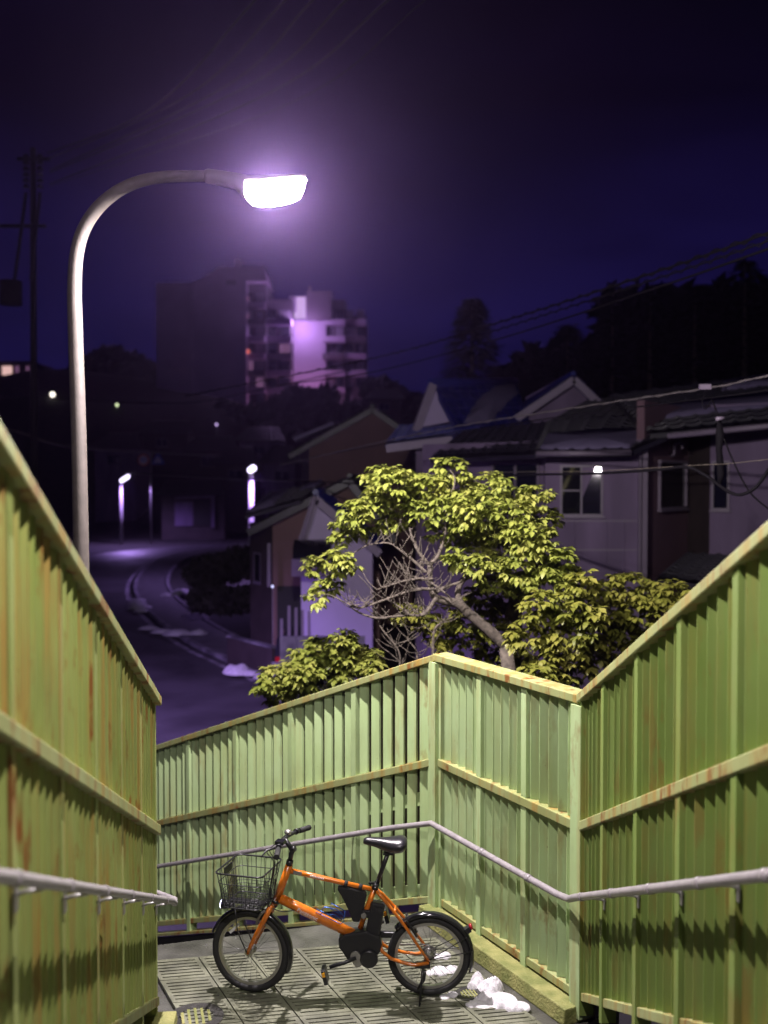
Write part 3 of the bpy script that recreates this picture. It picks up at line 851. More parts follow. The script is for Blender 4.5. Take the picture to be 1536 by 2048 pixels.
# basket (turns with the bars, hung on the front lamp bracket)
bk = MB()
def rectloop(x0, x1, hw, z, rad=0.04, n=5):
    pts = []
    for cx, cy, a0 in ((x1 - rad, hw - rad, 0), (x0 + rad, hw - rad, 90), (x0 + rad, -hw + rad, 180), (x1 - rad, -hw + rad, 270)):
        for k in range(n + 1):
            a = math.radians(a0 + 90 * k / n); pts.append(Vector((cx + rad * math.cos(a), cy + rad * math.sin(a), z)))
    return pts
bx0t, bx1t, bx0b, bx1b = 0.945, 1.245, 0.975, 1.215
zt, zb = B(0, 312).z, B(0, 492).z
def lvl(t):
    return bx0b + (bx0t - bx0b) * t, bx1b + (bx1t - bx1b) * t, 0.135 + 0.045 * t, zb + (zt - zb) * t
for t, r in ((1.0, 0.0055), (0.70, 0.0026), (0.42, 0.0018), (0.33, 0.0018), (0.24, 0.0018), (0.16, 0.0018), (0.08, 0.0018), (0.0, 0.0045)):
    x0, x1, hw, z = lvl(t); bk.tube(rectloop(x0, x1, hw, z), r, 6, closed=True)
lo, hi = rectloop(*lvl(0)[:3], lvl(0)[3], n=5), rectloop(*lvl(1)[:3], lvl(1)[3], n=5)
def along(loop, f):
    Ls = [(loop[(i + 1) % len(loop)] - loop[i]).length for i in range(len(loop))]; T = sum(Ls) * f
    for i, l in enumerate(Ls):
        if T <= l: return loop[i].lerp(loop[(i + 1) % len(loop)], T / l)
        T -= l
    return loop[0]
for k in range(38): bk.tube([along(lo, k / 38), along(hi, k / 38)], 0.0017, 5)
x0, x1, hw, z = lvl(0)
for k in range(9): bk.tube([(x0 + (x1 - x0) * (k + .5) / 9, -hw, z), (x0 + (x1 - x0) * (k + .5) / 9, hw, z)], 0.0018, 5)
for k in range(9): bk.tube([(x0, -hw + 2 * hw * (k + .5) / 9, z + .003), (x1, -hw + 2 * hw * (k + .5) / 9, z + .003)], 0.0018, 5)
bk.build('basket', M['black'], fork_root)
q = MB(); q.box((bx1t - 0.012, 0.0, zt - 0.03), (0.006, 0.11, 0.045)); q.build('basket_tag', M['black'], fork_root)
q = MB(); q.tube([(bx0b + .03, .05, zb - .005), B(425, 470, .02)], 0.006, 8); q.tube([(bx0b + .03, -.05, zb - .005), B(425, 470, -.02)], 0.006, 8)
q.box(((bx0b + bx1b) / 2, 0, zb - 0.006), (bx1b - bx0b, 0.06, 0.010))
for sg in (-1, 1): q.tube([(bx1b - .05, sg * .06, zb), B(255, 640, sg * .058), fh + Vector((0, sg * .056, 0))], 0.0036, 8)
q.build('basket_stay', M['black'], fork_root)
lc = Vector((bx1b + 0.045, 0.02, zb - 0.03))
q = MB(); q.tube([lc + Vector((-0.075, 0, 0.012)), lc + Vector((-0.02, 0, 0)), lc], [0.014, 0.026, 0.029], 18); hl = q.build('headlight', M['black'], fork_root)
q = MB(); q.tube([lc + Vector((0.0005, 0, 0)), lc + Vector((0.006, 0, 0)), lc + Vector((0.011, 0, 0))], [0.027, 0.024, 0.012], 18); q.build('lens', M['lens'], hl)
# fenders
def fender(c, a0, a1, r, hw, n=26):
    q = MB(); rings_ = []
    for i in range(n + 1):
        a = math.radians(a0 + (a1 - a0) * i / n); er = Vector((math.cos(a), 0, math.sin(a))); ring_ = []
        prof = [(-hw, -0.016), (-hw * 0.75, -0.003), (-hw * 0.3, 0.003), (hw * 0.3, 0.003), (hw * 0.75, -0.003), (hw, -0.016), (hw * .9, -0.018), (hw * .65, -0.006), (0, 0.0), (-hw * .65, -0.006), (-hw * .9, -0.018)]
        rings_.append([c + er * (r + p[1]) + Vector((0, p[0], 0)) for p in prof])
    q.rings(rings_); return q
ff = fender(fh, 118 - 12, 202, 0.268, 0.032); ff.build('fender', M['blackgloss'], fork_root).name = 'fender'
ff = fender(fh, 20, 104, 0.266, 0.029); ff.build('fender', M['blackgloss'], fork_root)
q = MB(); q.box(B(312, 520), (0.10, 0.05, 0.006), (Vector((0.97, 0, .1)).normalized(), Vector((0, 1, 0)), Vector((-.1, 0, .97)).normalized())); q.build('fender_flap', M['black'], fork_root)
hubr = Vector((0, 0, 0.25))
ff = fender(hubr, 40, 200, 0.268, 0.032); ff.build('fender', M['blackgloss'], bike)
q = MB()
for sg in (-1, 1):
    q.tube([hubr + Vector((0, sg * .06, 0)), hubr + Vector((-0.262, sg * .03, 0.045))], 0.0028, 6)
    q.tube([hubr + Vector((0, sg * .06, 0)), hubr + Vector((-0.225, sg * .03, 0.13))], 0.0028, 6)
q.build('fender_stay', M['black'], bike)
q = MB(); q.box(hubr + Vector((-0.232, 0, 0.165)), (0.030, 0.045, 0.032), (Vector((.82, 0, -.57)), Vector((0, 1, 0)), Vector((.57, 0, .82)))); q.build('reflector_bracket', M['black'], bike)
q = MB(); q.tube([hubr + Vector((-0.243, 0, 0.180)), hubr + Vector((-0.258, 0, 0.186))], 0.019, 14); q.build('rear_reflector', M['red'], bike)
# brakes
q = MB()
for sg in (-1, 1): q.tube([B(395, 520, sg * .045), B(372, 540, sg * .03), B(352, 575, sg * .026), B(345, 600, sg * .024)], 0.008, 8)
q.tube([B(372, 540, .03), B(372, 532, -.03)], 0.004, 6); q.build('front_brake', M['steel'], fork_root)
q = MB()
for sg in (-1, 1): q.tube([B(1105, 545, sg * .04), B(1120, 575, sg * .034), B(1150, 620, sg * .03), B(1160, 640, sg * .026)], 0.008, 8)
q.build('rear_brake', M['black'], bike)
# seat post, clamp, saddle
q = MB(); q.tube([B(955, 385), B(1018, 205)], 0.0135, 14); q.build('seat_post', M['black'], bike)
q = MB(); q.tube([B(945, 402), B(955, 372)], 0.021, 14); q.tube([B(950, 390, -.035), B(950, 390, .045)], 0.006, 8); q.box(B(932, 362, 0.03), (0.035, 0.012, 0.012)); q.build('seat_clamp', M['black'], bike)
sd = []
for zx, ytop, ybot, hw in [(889, 152, 166, 0.012), (893, 140, 172, 0.022), (910, 134, 176, 0.027), (940, 136, 182, 0.030), (975, 137, 196, 0.038), (1005, 137, 212, 0.055), (1035, 135, 216, 0.074), (1065, 131, 214, 0.084), (1090, 130, 208, 0.083), (1106, 136, 192, 0.066), (1113, 150, 176, 0.035)]:
    ring_ = []
    for k in range(16):
        a = 2 * math.pi * k / 16
        z_ = (ytop + ybot) / 2 - (ybot - ytop) / 2 * math.sin(a) * (1.0 if math.sin(a) > 0 else 0.9)
        ring_.append(B(zx, z_, hw * math.copysign(abs(math.cos(a)) ** 0.75, math.cos(a)) * (1.0 if math.sin(a) > -0.2 else 0.85)))
    sd.append(ring_)
q = MB(); q.rings(sd); q.build('saddle', M['saddle'], bike, subsurf=1)
q = MB(); q.box(B(1015, 215), (0.06, 0.04, 0.014)); q.build('saddle_clamp', M['black'], bike)
# motor, battery, chain guard
q = MB(); q.prism([B(zx, zy, -0.045) for zx, zy in [(762, 655), (800, 632), (850, 620), (905, 610), (975, 640), (985, 700), (968, 735), (900, 745), (830, 760), (790, 735), (765, 700)]], (0, 0.09, 0)); q.build('motor_case', M['black'], bike, bevel=0.012)
q = MB(); q.tube([B(918, 752, 0.030), B(918, 752, 0.058), B(918, 752, 0.064)], [0.054, 0.054, 0.046], 28); q.build('motor_cover', M['black'], bike)
q = MB(); q.tube([B(850, 738, 0.045), B(850, 738, 0.060)], 0.030, 20); q.tube([B(862, 770, .03), B(862, 770, .05)], 0.03, 16); q.build('crank_boss', M['steel'], bike)
q = MB(); q.tube([B(852, 745, 0.055), B(800, 762, 0.075), B(722, 785, 0.082)], [0.014, 0.011, 0.012], 10); q.build('crank_arm', M['black'], bike)
q = MB(); q.tube([B(852, 745, -0.055), B(905, 690, -0.075), B(985, 605, -0.082)], [0.014, 0.011, 0.012], 10); q.build('crank_arm', M['black'], bike)
pdx = Vector((0.24, 0, 0.97)).normalized()
def pedal(c, sg):
    q = MB(); q.box(c, (0.088, 0.085, 0.024), (pdx, Vector((0, 1, 0)), Vector((pdx.z, 0, -pdx.x)))); p = q.build('pedal', M['black'], bike, bevel=0.004)
    for s2 in (1,):
        q = MB(); q.box(c + pdx * 0.022 + Vector((0, sg * 0.044, 0)), (0.026, 0.004, 0.018), (pdx, Vector((0, 1, 0)), Vector((pdx.z, 0, -pdx.x)))); q.build('reflector', M['amber'], p)
pedal(B(702, 806, 0.125), 1)
pedal(B(1000, 585, -0.125), 1)
q = MB(); q.tube([B(850, 745, -0.05), B(850, 745, -0.056)], 0.085, 30); q.build('chainring', M['black'], bike)
q = MB(); q.tube([B(850, 680, -.053), B(1040, 715, -.05), B(1222, 712, -.048)], 0.004, 6); q.tube([B(850, 815, -.053), B(1040, 800, -.05), B(1195, 815, -.048)], 0.004, 6); q.build('chain', M['steel'], bike)
bax = (B(945, 480) - B(915, 660)).normalized()
q = MB(); q.box(B(950, 555), (0.205, 0.062, 0.088), (bax, Vector((0, 1, 0)), Vector((bax.z, 0, -bax.x)))); bat = q.build('battery', M['black'], bike, bevel=0.012)
q = MB(); q.box(B(968, 500, 0.0325), (0.022, 0.003, 0.05), (bax, Vector((0, 1, 0)), Vector((bax.z, 0, -bax.x)))); q.build('battery_gauge', M['blackgloss'], bat)
q = MB(); q.tube([B(892, 530, 0.03), B(892, 530, 0.045)], 0.016, 16); q.build('key_lock', M['alloy'], bike)
q = MB(); q.box(B(905, 528, 0.0), (0.06, 0.06, 0.05)); q.build('battery_bracket', M['black'], bike, bevel=0.008)
q = MB(); q.box(B(1000, 650, -0.02), (0.11, 0.03, 0.035)); q.build('chain_guard', M['black'], bike, bevel=0.006)
# frame bag and straps
q = MB(); q.prism([B(zx, zy, -0.022) for zx, zy in [(760, 392), (830, 396), (895, 414), (907, 432), (893, 500), (868, 575), (835, 572), (812, 510), (776, 435), (758, 408)]], (0, 0.044, 0)); bag = q.build('frame_bag', M['cloth'], bike, bevel=0.008)
for zx, zy in ((800, 380), (874, 396)):
    q = MB(); q.tube([B(zx - 9, zy - 2), B(zx + 9, zy + 2)], 0.0195, 14); q.build('strap', M['cloth'], bag)
# blue bottle cage on the down tube
q = MB(); nrm = Vector((-dtd.z, 0, dtd.x))
if nrm.z < 0: nrm = -nrm
def cg(s, h, y): return B(650, 536) + dtd * s + nrm * (0.012 + h) + Vector((0, y, 0))
for y in (-0.02, 0.02): q.tube([cg(-0.01, 0.0, y), cg(0.08, 0.0, y), cg(0.155, 0.0, y), cg(0.165, 0.03, y * 1.4), cg(0.15, 0.062, y * 1.6)], 0.0028, 6)
q.tube([cg(0.15, 0.062, 0.032), cg(0.06, 0.066, 0.036), cg(0.055, 0.066, -0.036), cg(0.15, 0.062, -0.032)], 0.0028, 6)
q.tube([cg(0.02, 0.0, .02), cg(0.03, 0.025, .037), cg(0.10, 0.045, .038), cg(0.15, 0.035, .034)], 0.0028, 6)
q.tube([cg(0.02, 0.0, -.02), cg(0.03, 0.025, -.037), cg(0.10, 0.045, -.038), cg(0.15, 0.035, -.034)], 0.0028, 6)
q.build('bottle_cage', M['blue'], bike)
# kickstand and derailleur
q = MB(); q.tube([B(1190, 795, 0.07), B(1186, 850, 0.085), B(1174, 962, 0.14)], [0.009, 0.007, 0.006], 8); q.tube([B(1200, 800, 0.06), B(1195, 850, 0.06), B(1165, 900, 0.065)], [0.011, 0.012, 0.006], 8); q.box(B(1190, 775, 0.055), (0.09, 0.03, 0.03)); q.build('kickstand', M['black'], bike)
q = MB(); q.tube([B(1215, 790, -0.06), B(1190, 850, -0.06)], 0.012, 8); q.tube([B(1195, 820, -.055), B(1195, 820, -.065)], 0.02, 12); q.build('derailleur', M['black'], bike)

# ================================================================== SNOW + DRAINS on the landing
def snow_lump(name, blobs, label, seed, zbase=0.0, m=None, group=None, res=84):
    """one closed heap from overlapping bumps: height field over its footprint"""
    rnd = random.Random(seed)
    xs_ = [b[0] - b[2] for b in blobs] + [b[0] + b[2] for b in blobs]; ys_ = [b[1] - b[2] for b in blobs] + [b[1] + b[2] for b in blobs]
    x0, x1, y0, y1 = min(xs_), max(xs_), min(ys_), max(ys_)
    q = MB(); idx = {}
    def hgt(x, y):
        h = 0
        for bx, by, br_, bh in blobs:
            dd = ((x - bx) ** 2 + (y - by) ** 2) / (br_ * br_)
            if dd < 1: h += (bh * (1 - dd) ** .75) ** 3
        h = h ** (1 / 3)
        if h > 0:
            s_ = 1 / (blobs[0][2])
            h *= 1 + 0.10 * math.sin(x * s_ * 5.3 + seed) * math.sin(y * s_ * 6.1 + 2 * seed) + 0.07 * math.sin(x * s_ * 13 + y * s_ * 9) 
            nz = mnoise.noise; h *= 1 + .20 * nz(Vector((x * s_ * 2.2, y * s_ * 2.2, seed))) + .08 * nz(Vector((x * s_ * 6, y * s_ * 6, seed))) + .03 * nz(Vector((x * s_ * 15, y * s_ * 15, seed)))
        return max(h, 0)
    nx_ = res; ny_ = max(8, int(res * (y1 - y0) / max(1e-6, x1 - x0)))
    for j in range(ny_ + 1):
        for i in range(nx_ + 1):
            x, y = x0 + (x1 - x0) * i / nx_, y0 + (y1 - y0) * j / ny_
            h = hgt(x, y)
            if h > 0.0: idx[(i, j)] = len(q.v); q.v.append((x, y, zbase + h))
            else: idx[(i, j)] = len(q.v); q.v.append((x, y, zbase - 0.01))
    hs = [v[2] > zbase - 0.005 for v in q.v]
    for j in range(ny_):
        for i in range(nx_):
            f = (idx[(i, j)], idx[(i + 1, j)], idx[(i + 1, j + 1)], idx[(i, j + 1)])
            if any(hs[k] for k in f): q.f.append(f); q.sm.append(True)
    used = sorted({k for f in q.f for k in f}); rm = {k: i for i, k in enumerate(used)}
    q.v = [q.v[k] for k in used]; q.f = [tuple(rm[k] for k in f) for f in q.f]
    o = q.build(name, m or M['snow'], fixn=False, label=label, cat='snow', group=group)
    return o
def blob(px, py, r, h): p = onz(px, py, 0); return (p.x, p.y, r * .86, h * .8)
snow_lump('snow_heap', [blob(955, 1968, 0.055, 0.09), blob(945, 1975, .04, .05), blob(978, 1980, 0.075, 0.075), blob(990, 1975, .06, .075), blob(968, 1998, 0.05, 0.05), blob(985, 2003, .05, .04), blob(1005, 2010, .055, .05), blob(1025, 2015, 0.06, 0.05), blob(1038, 2019, .035, .03), blob(940, 2010, .035, .018), blob(955, 2008, .04, .02), blob(1000, 2000, .12, .010), blob(965, 2004, .09, .008), blob(975, 1972, .10, .012), blob(1040, 2012, .07, .008)], 'white snow lump on the landing beside the rear wheel', 3)
snow_lump('snow_heap', [blob(880, 1942, 0.07, 0.03), blob(905, 1940, 0.06, 0.03), blob(862, 1946, .04, .02)], 'small white snow patch seen through the rear wheel spokes', 5)
snow_lump('snow_heap', [blob(890, 1912, 0.05, 0.03), blob(875, 1914, .04, .02)], 'smallest white snow patch behind the rear hub', 6)
snow_lump('snow_heap', [blob(905, 1990, 0.04, 0.02), blob(890, 1993, 0.04, 0.012)], 'thin snow scrap by the foot of the rear tyre', 7)
def drain(px, py, r, label, ang):
    c = onz(px, py, 0)
    t = thing('drain_cover', label, 'drain cover', c, world=False)
    q = MB(); n = 28
    R_o = [Vector((r * math.cos(2 * math.pi * k / n), r * math.sin(2 * math.pi * k / n), 0.004)) for k in range(n)]
    R_i = [v * 0.62 for v in R_o]
    q.add([v for v in R_o] + [v for v in R_i] + [Vector((v.x, v.y, -0.01)) for v in R_i], [(k, (k + 1) % n, n + (k + 1) % n, n + k) for k in range(n)] + [(n + k, n + (k + 1) % n, 2 * n + (k + 1) % n, 2 * n + k) for k in range(n)])
    q.build('rim', M['iron'], t)
    q = MB(); q.add([Vector((v.x, v.y, -0.010)) for v in R_i], [tuple(range(n))]); q.build('well', M['slot'], t)
    q = MB(); dx = Vector((math.cos(ang), math.sin(ang), 0)); dy = Vector((-dx.y, dx.x, 0))
    for k in range(-2, 3):
        o_ = k * r * 0.62 * 0.38; hl_ = math.sqrt(max(0, (r * 0.62) ** 2 - o_ ** 2))
        q.box(dx * o_ + Vector((0, 0, 0.0)), (r * 0.62 * 0.16, 2 * hl_, 0.008), (dx, dy, Vector((0, 0, 1))))
    q.build('grate_bars', M['moss'], t)
drain(392, 2034, 0.16, 'round iron drain grate at the bottom left of the landing', 0.25)
drain(938, 1988, 0.085, 'small round drain grate half under the snow lump', 0.3)

# ================================================================== TREES
def leaf_mesh():
    me = bpy.data.meshes.new('leaf')
    v = [(0, 0, 0), (0.22, 0.30, 0.05), (-0.22, 0.30, 0.05), (0.25, 0.58, 0.05), (-0.25, 0.58, 0.05), (0, 0.32, 0), (0, 0.62, -0.02), (0, 1.0, -0.14)]
    f = [(0, 1, 5), (0, 5, 2), (1, 3, 6, 5), (5, 6, 4, 2), (3, 7, 6), (6, 7, 4)]
    me.from_pydata(v, [], f); me.polygons.foreach_set('use_smooth', [True] * len(f)); me.update(); return me
LV = [Vector(v.co) for v in leaf_mesh().vertices]
LF = [tuple(p.vertices) for p in leaf_mesh().polygons]
def rosette_leaves(p, n, L0, rnd, droop=0.55, out=None):
    res = []
    a0 = rnd.uniform(0, 6.28)
    for k in range(n):
        a = a0 + 6.283 * k / n + rnd.uniform(-.3, .3)
        d = Vector((math.cos(a), math.sin(a), -droop + rnd.uniform(-.45, .5)))
        if out is not None: d += out * 0.35
        d.normalize()
        up = Vector((math.cos(a) * 0.5, math.sin(a) * .5, 1)) + Vector((rnd.uniform(-.35, .35), rnd.uniform(-.35, .35), 0))
        x = d.cross(up).normalized(); z = x.cross(d)
        s = L0 * rnd.uniform(0.7, 1.2)
        m = Matrix((x * s, d * s, z * s)).transposed().to_4x4(); m.translation = p + d * 0.008
        res.append(m)
    return res
def crown(root, pads, z0, zspread, dens, L0, m_leaf, seed, nsingle=300, zfun=None):
    rnd = random.Random(seed); mats = []
    for (px, py, rp) in pads:
        z = zfun(px, py, rnd) if zfun else z0 + rnd.uniform(-zspread, zspread)
        c = at(px, py, z); R = rp / F_PX * z
        nr = max(4, int(dens * (R / 0.15) ** 2 * 1.0))
        for k in range(nr):
            dv = Vector((rnd.gauss(0, 1), rnd.gauss(0, 1), rnd.gauss(0.25, 0.9))).normalized()
            rad = rnd.uniform(0.35, 1.0) ** 0.6
            p = c + Vector((dv.x * R * 1.05, dv.y * R * 1.2, dv.z * R * 0.85)) * rad
            mats += rosette_leaves(p, rnd.randint(5, 8), L0, rnd, out=dv)
    mats.sort(key=lambda m_: m_.translation.y)
    lm_ = bpy.data.meshes.new('leaf'); lm_.from_pydata([tuple(v) for v in LV], [], LF); lm_.polygons.foreach_set('use_smooth', [True] * len(LF)); lm_.materials.append(m_leaf); lm_.update()
    for m_ in mats[:nsingle]:
        o = bpy.data.objects.new('leaf', lm_); COL.objects.link(o); o.parent = root
        mm = m_.copy(); mm.translation = m_.translation - root.location; o.matrix_basis = mm
    q = MB()
    for m_ in mats[nsingle:]: q.add([m_ @ v for v in LV], LF, True)
    o = q.build('foliage', m_leaf, root, fixn=False); o['kind'] = 'stuff'
    return len(mats)
def limb(mb, pts, z, r0, r1, n=8, zz=None):
    P_ = [at(x, y, (zz[i] if zz else z)) for i, (x, y) in enumerate(pts)]
    m_ = max(6, len(pts) * 5); rs = resample(P_, m_)
    mb.tube(rs, [r0 + (r1 - r0) * i / (m_ - 1) for i in range(m_)], n)
    return rs
def twigs(mb, line, n, rnd, lmin, lmax, r0=0.006, up=0.7):
    for k in range(n):
        p = rnd.choice(line).copy(); d = Vector((rnd.uniform(-1, 1), rnd.uniform(-.7, .7), rnd.uniform(-.2, 1) * up)).normalized()
        L_ = rnd.uniform(lmin, lmax); pts_ = [p]
        for i in range(5):
            d = (d + Vector((rnd.uniform(-.28, .28), rnd.uniform(-.28, .28), 0.16 + rnd.uniform(-.2, .2)))).normalized(); pts_.append(pts_[-1] + d * L_ / 5)
        mb.tube(pts_, [r0, r0 * .85, r0 * .7, r0 * .6, r0 * .5, r0 * .35], 5)
TZ = 9.8
rnd = random.Random(4)
tb = at(1040, 1400, TZ); tb.z = GZ
tree = thing('broadleaf_tree', 'yellow green evergreen tree with bare grey twigs behind the fence corner', 'tree', tb)
q = MB()
q.tube([tb, at(1030, 1420, TZ), at(1010, 1290, TZ)], [0.10, 0.075, 0.062], 10)
l1 = limb(q, [(1012, 1292), (975, 1258), (938, 1228), (915, 1208), (873, 1196), (862, 1172), (859, 1130)], TZ, 0.062, 0.022, zz=[TZ, TZ - .05, TZ - .1, TZ - .15, TZ - .2, TZ - .2, TZ - .2])
q.build('trunk', M['bark'], tree)
q = MB()
l2 = limb(q, [(938, 1228), (917, 1195), (922, 1165), (945, 1152), (990, 1158), (1040, 1150)], TZ, 0.034, 0.018)
l3 = limb(q, [(873, 1195), (855, 1222), (841, 1230), (808, 1231), (756, 1236), (720, 1226), (701, 1213)], TZ - .25, 0.020, 0.007)
l4 = limb(q, [(859, 1130), (838, 1105), (827, 1083), (820, 1060), (815, 1030)], TZ - .2, 0.017, 0.006)
l5 = limb(q, [(859, 1130), (877, 1110), (888, 1075), (892, 1050), (900, 1000)], TZ - .2, 0.019, 0.008)
l6 = limb(q, [(853, 1145), (825, 1120), (800, 1100), (776, 1086), (735, 1090)], TZ - .25, 0.014, 0.005)
l7 = limb(q, [(866, 1158), (835, 1158), (808, 1162), (782, 1170), (752, 1180)], TZ - .3, 0.014, 0.004)
l8 = limb(q, [(868, 1178), (828, 1180), (782, 1195), (740, 1210), (715, 1216), (690, 1205)], TZ - .3, 0.016, 0.005)
l9 = limb(q, [(776, 1199), (800, 1215), (822, 1231)], TZ - .3, 0.009, 0.007)
l10 = limb(q, [(872, 1185), (895, 1172), (925, 1162), (950, 1140)], TZ - .1, 0.018, 0.008)
l11 = limb(q, [(862, 1165), (895, 1190), (905, 1205)], TZ - .3, 0.010, 0.008)
l12 = limb(q, [(1035, 1160), (1065, 1120), (1060, 1060), (1050, 1010)], TZ + .1, 0.025, 0.008)
l13 = limb(q, [(990, 1158), (1000, 1110), (985, 1050), (975, 990)], TZ + .1, 0.022, 0.007)
l14 = limb(q, [(900, 1000), (910, 960), (900, 940)], TZ - .1, 0.009, 0.004)
l15 = limb(q, [(815, 1030), (800, 990), (790, 960)], TZ - .1, 0.008, 0.004)
l16 = limb(q, [(735, 1090), (700, 1110), (660, 1140)], TZ - .2, 0.006, 0.003)
l17 = limb(q, [(690, 1205), (660, 1190), (635, 1190)], TZ - .3, 0.006, 0.003)
l18 = limb(q, [(735, 1090), (710, 1060), (695, 1045)], TZ - .2, 0.006, 0.003)
q.build('branches', M['bark'], tree)
q = MB()
for ln, n_ in ((l3, 34), (l4, 10), (l6, 22), (l7, 26), (l8, 34), (l9, 8), (l5, 10), (l10, 10), (l11, 6)): twigs(q, ln, n_, rnd, 0.10, 0.34, 0.0052)
q.build('twigs', M['bark'], tree)
pads = [(787, 958, 36), (757, 952, 28), (823, 964, 30), (901, 936, 32), (859, 976, 38), (913, 982, 42), (979, 972, 35), (1006, 966, 22), (943, 1018, 50), (751, 1002, 36), (715, 1026, 36), (692, 1056, 30), (682, 1076, 20), (740, 1052, 34), (799, 1008, 34), (800, 1040, 26), (847, 1024, 30), (883, 1062, 30), (920, 1060, 42), (967, 1054, 50), (1069, 996, 34), (1027, 1026, 46), (1087, 1036, 36), (1057, 1072, 52), (1009, 1090, 52), (919, 1112, 30), (955, 1126, 36), (997, 1150, 42), (1057, 1132, 56), (1108, 1118, 40), (1130, 1148, 36), (1096, 1164, 42), (1030, 1176, 30), (638, 1132, 28), (680, 1122, 32), (704, 1128, 20), (662, 1166, 24), (626, 1198, 18), (644, 1182, 20), (1035, 985, 20), (965, 1000, 30), (880, 1000, 34), (835, 990, 24)]
def zmain(px, py, r): return TZ + r.uniform(-.5, .35) + (-0.2 if px > 1000 else 0)
n_leaf = crown(tree, pads, TZ, 0.5, 30.0, 0.084, M['leaf'], 21, 300, zmain)
# second tree, deeper green, behind
TZ2 = 10.5
tb2 = at(1026, 1320, TZ2); tb2.z = GZ
tree2 = thing('broadleaf_tree', 'darker green tree with upright pale trunk behind the bare twigs', 'tree', tb2)
q = MB(); q.tube([tb2, at(1024, 1330, TZ2), at(1027, 1225, TZ2), at(1036, 1185, TZ2), at(1075, 1130, TZ2)], [0.11, 0.105, 0.088, 0.07, 0.03], 10)
limb(q, [(1030, 1200), (1080, 1190), (1120, 1190), (1150, 1200)], TZ2, 0.03, 0.012); q.build('trunk', M['bark'], tree2)
pads = [(835, 1236, 34), (811, 1226, 26), (889, 1268, 32), (860, 1250, 30), (955, 1200, 36), (930, 1246, 36), (985, 1238, 36), (915, 1285, 26), (960, 1275, 30), (1075, 1210, 36), (1130, 1214, 40), (1100, 1242, 44), (1060, 1272, 44), (1150, 1262, 44), (1090, 1310, 44), (1140, 1330, 44), (1180, 1300, 40), (1000, 1322, 36), (1040, 1330, 40), (975, 1306, 26), (1165, 1205, 30), (1120, 1360, 36), (1075, 1350, 36), (1160, 1165, 30), (1180, 1235, 36), (1020, 1265, 30), (1200, 1330, 40), (1010, 1205, 28), (900, 1225, 26), (870, 1290, 22)]
crown(tree2, pads, TZ2, 0.3, 24, 0.088, M['leaf_dark'], 5, 200, lambda px, py, r: (9.05 + r.uniform(-.3, .3)) if px > 1045 else TZ2 + r.uniform(-.3, .3))
tb3 = at(1300, 1400, 11.2); tb3.z = GZ
tree3 = thing('broadleaf_shrub', 'wide dim green shrub below the pale house wall at right', 'shrub', tb3)
q = MB(); q.tube([tb3, at(1290, 1350, 11.2), at(1270, 1240, 11.2)], [0.07, 0.055, 0.03], 8)
limb(q, [(1275, 1280), (1230, 1230), (1190, 1190)], 11.2, 0.025, 0.01); limb(q, [(1280, 1290), (1330, 1240), (1370, 1210)], 11.2, 0.025, 0.01); q.build('trunk', M['bark'], tree3)
pads = [(1180, 1176, 26), (1215, 1180, 36), (1252, 1172, 38), (1300, 1182, 38), (1345, 1188, 34), (1385, 1196, 28), (1280, 1226, 46), (1222, 1230, 46), (1330, 1226, 40), (1195, 1262, 40), (1260, 1270, 40), (1370, 1225, 34), (1230, 1300, 40), (1300, 1290, 40)]
crown(tree3, pads, 10.3, 0.35, 22, 0.092, M['leaf_dark'], 8, 150)
tb4 = at(650, 1400, 10.1); tb4.z = GZ
tree4 = thing('broadleaf_shrub', 'round yellow green shrub showing over the sloping back fence', 'shrub', tb4)
q = MB(); q.tube([tb4, at(655, 1420, 10.1), at(660, 1340, 10.1)], [0.05, 0.04, 0.02], 8)
limb(q, [(655, 1380), (620, 1340), (580, 1345)], 10.1, 0.016, 0.006); limb(q, [(655, 1370), (690, 1320), (710, 1290)], 10.1, 0.016, 0.006); q.build('trunk', M['bark'], tree4)
pads = [(522, 1374, 14), (545, 1350, 22), (580, 1342, 32), (612, 1312, 32), (640, 1292, 26), (690, 1282, 30), (660, 1332, 42), (718, 1310, 32), (600, 1372, 36), (742, 1334, 22), (556, 1388, 24), (700, 1345, 36), (640, 1370, 36), (575, 1365, 30), (610, 1345, 36), (680, 1310, 36), (735, 1315, 26), (535, 1368, 18)]
crown(tree4, pads, 10.1, 0.3, 40.0, 0.084, M['leaf'], 31, 200)
# brown dry twigs of a small bare bush
tb5 = at(790, 1330, 9.6); tb5.z = GZ
bush = thing('bare_bush', 'leafless grey bush just above the back fence cap', 'bush', tb5)
q = MB(); q.tube([tb5, at(800, 1340, 9.6)], [0.03, 0.02], 8)
a_ = limb(q, [(800, 1340), (796, 1300), (762, 1255), (748, 1220)], 9.6, 0.012, 0.004); b_ = limb(q, [(868, 1330), (866, 1290), (872, 1254), (905, 1236)], 9.6, 0.017, 0.006); c_ = limb(q, [(835, 1330), (832, 1300), (815, 1275), (840, 1255)], 9.6, 0.009, 0.004)
q.tube([at(866, 1330, 9.6), Vector((tb5.x + .25, tb5.y, GZ))], [.017, .03], 8)
q.build('stems', M['bark'], bush)
q = MB(); twigs(q, a_ + b_ + c_, 55, rnd, 0.12, 0.40, 0.0042); q.build('twigs', M['bark'], bush)

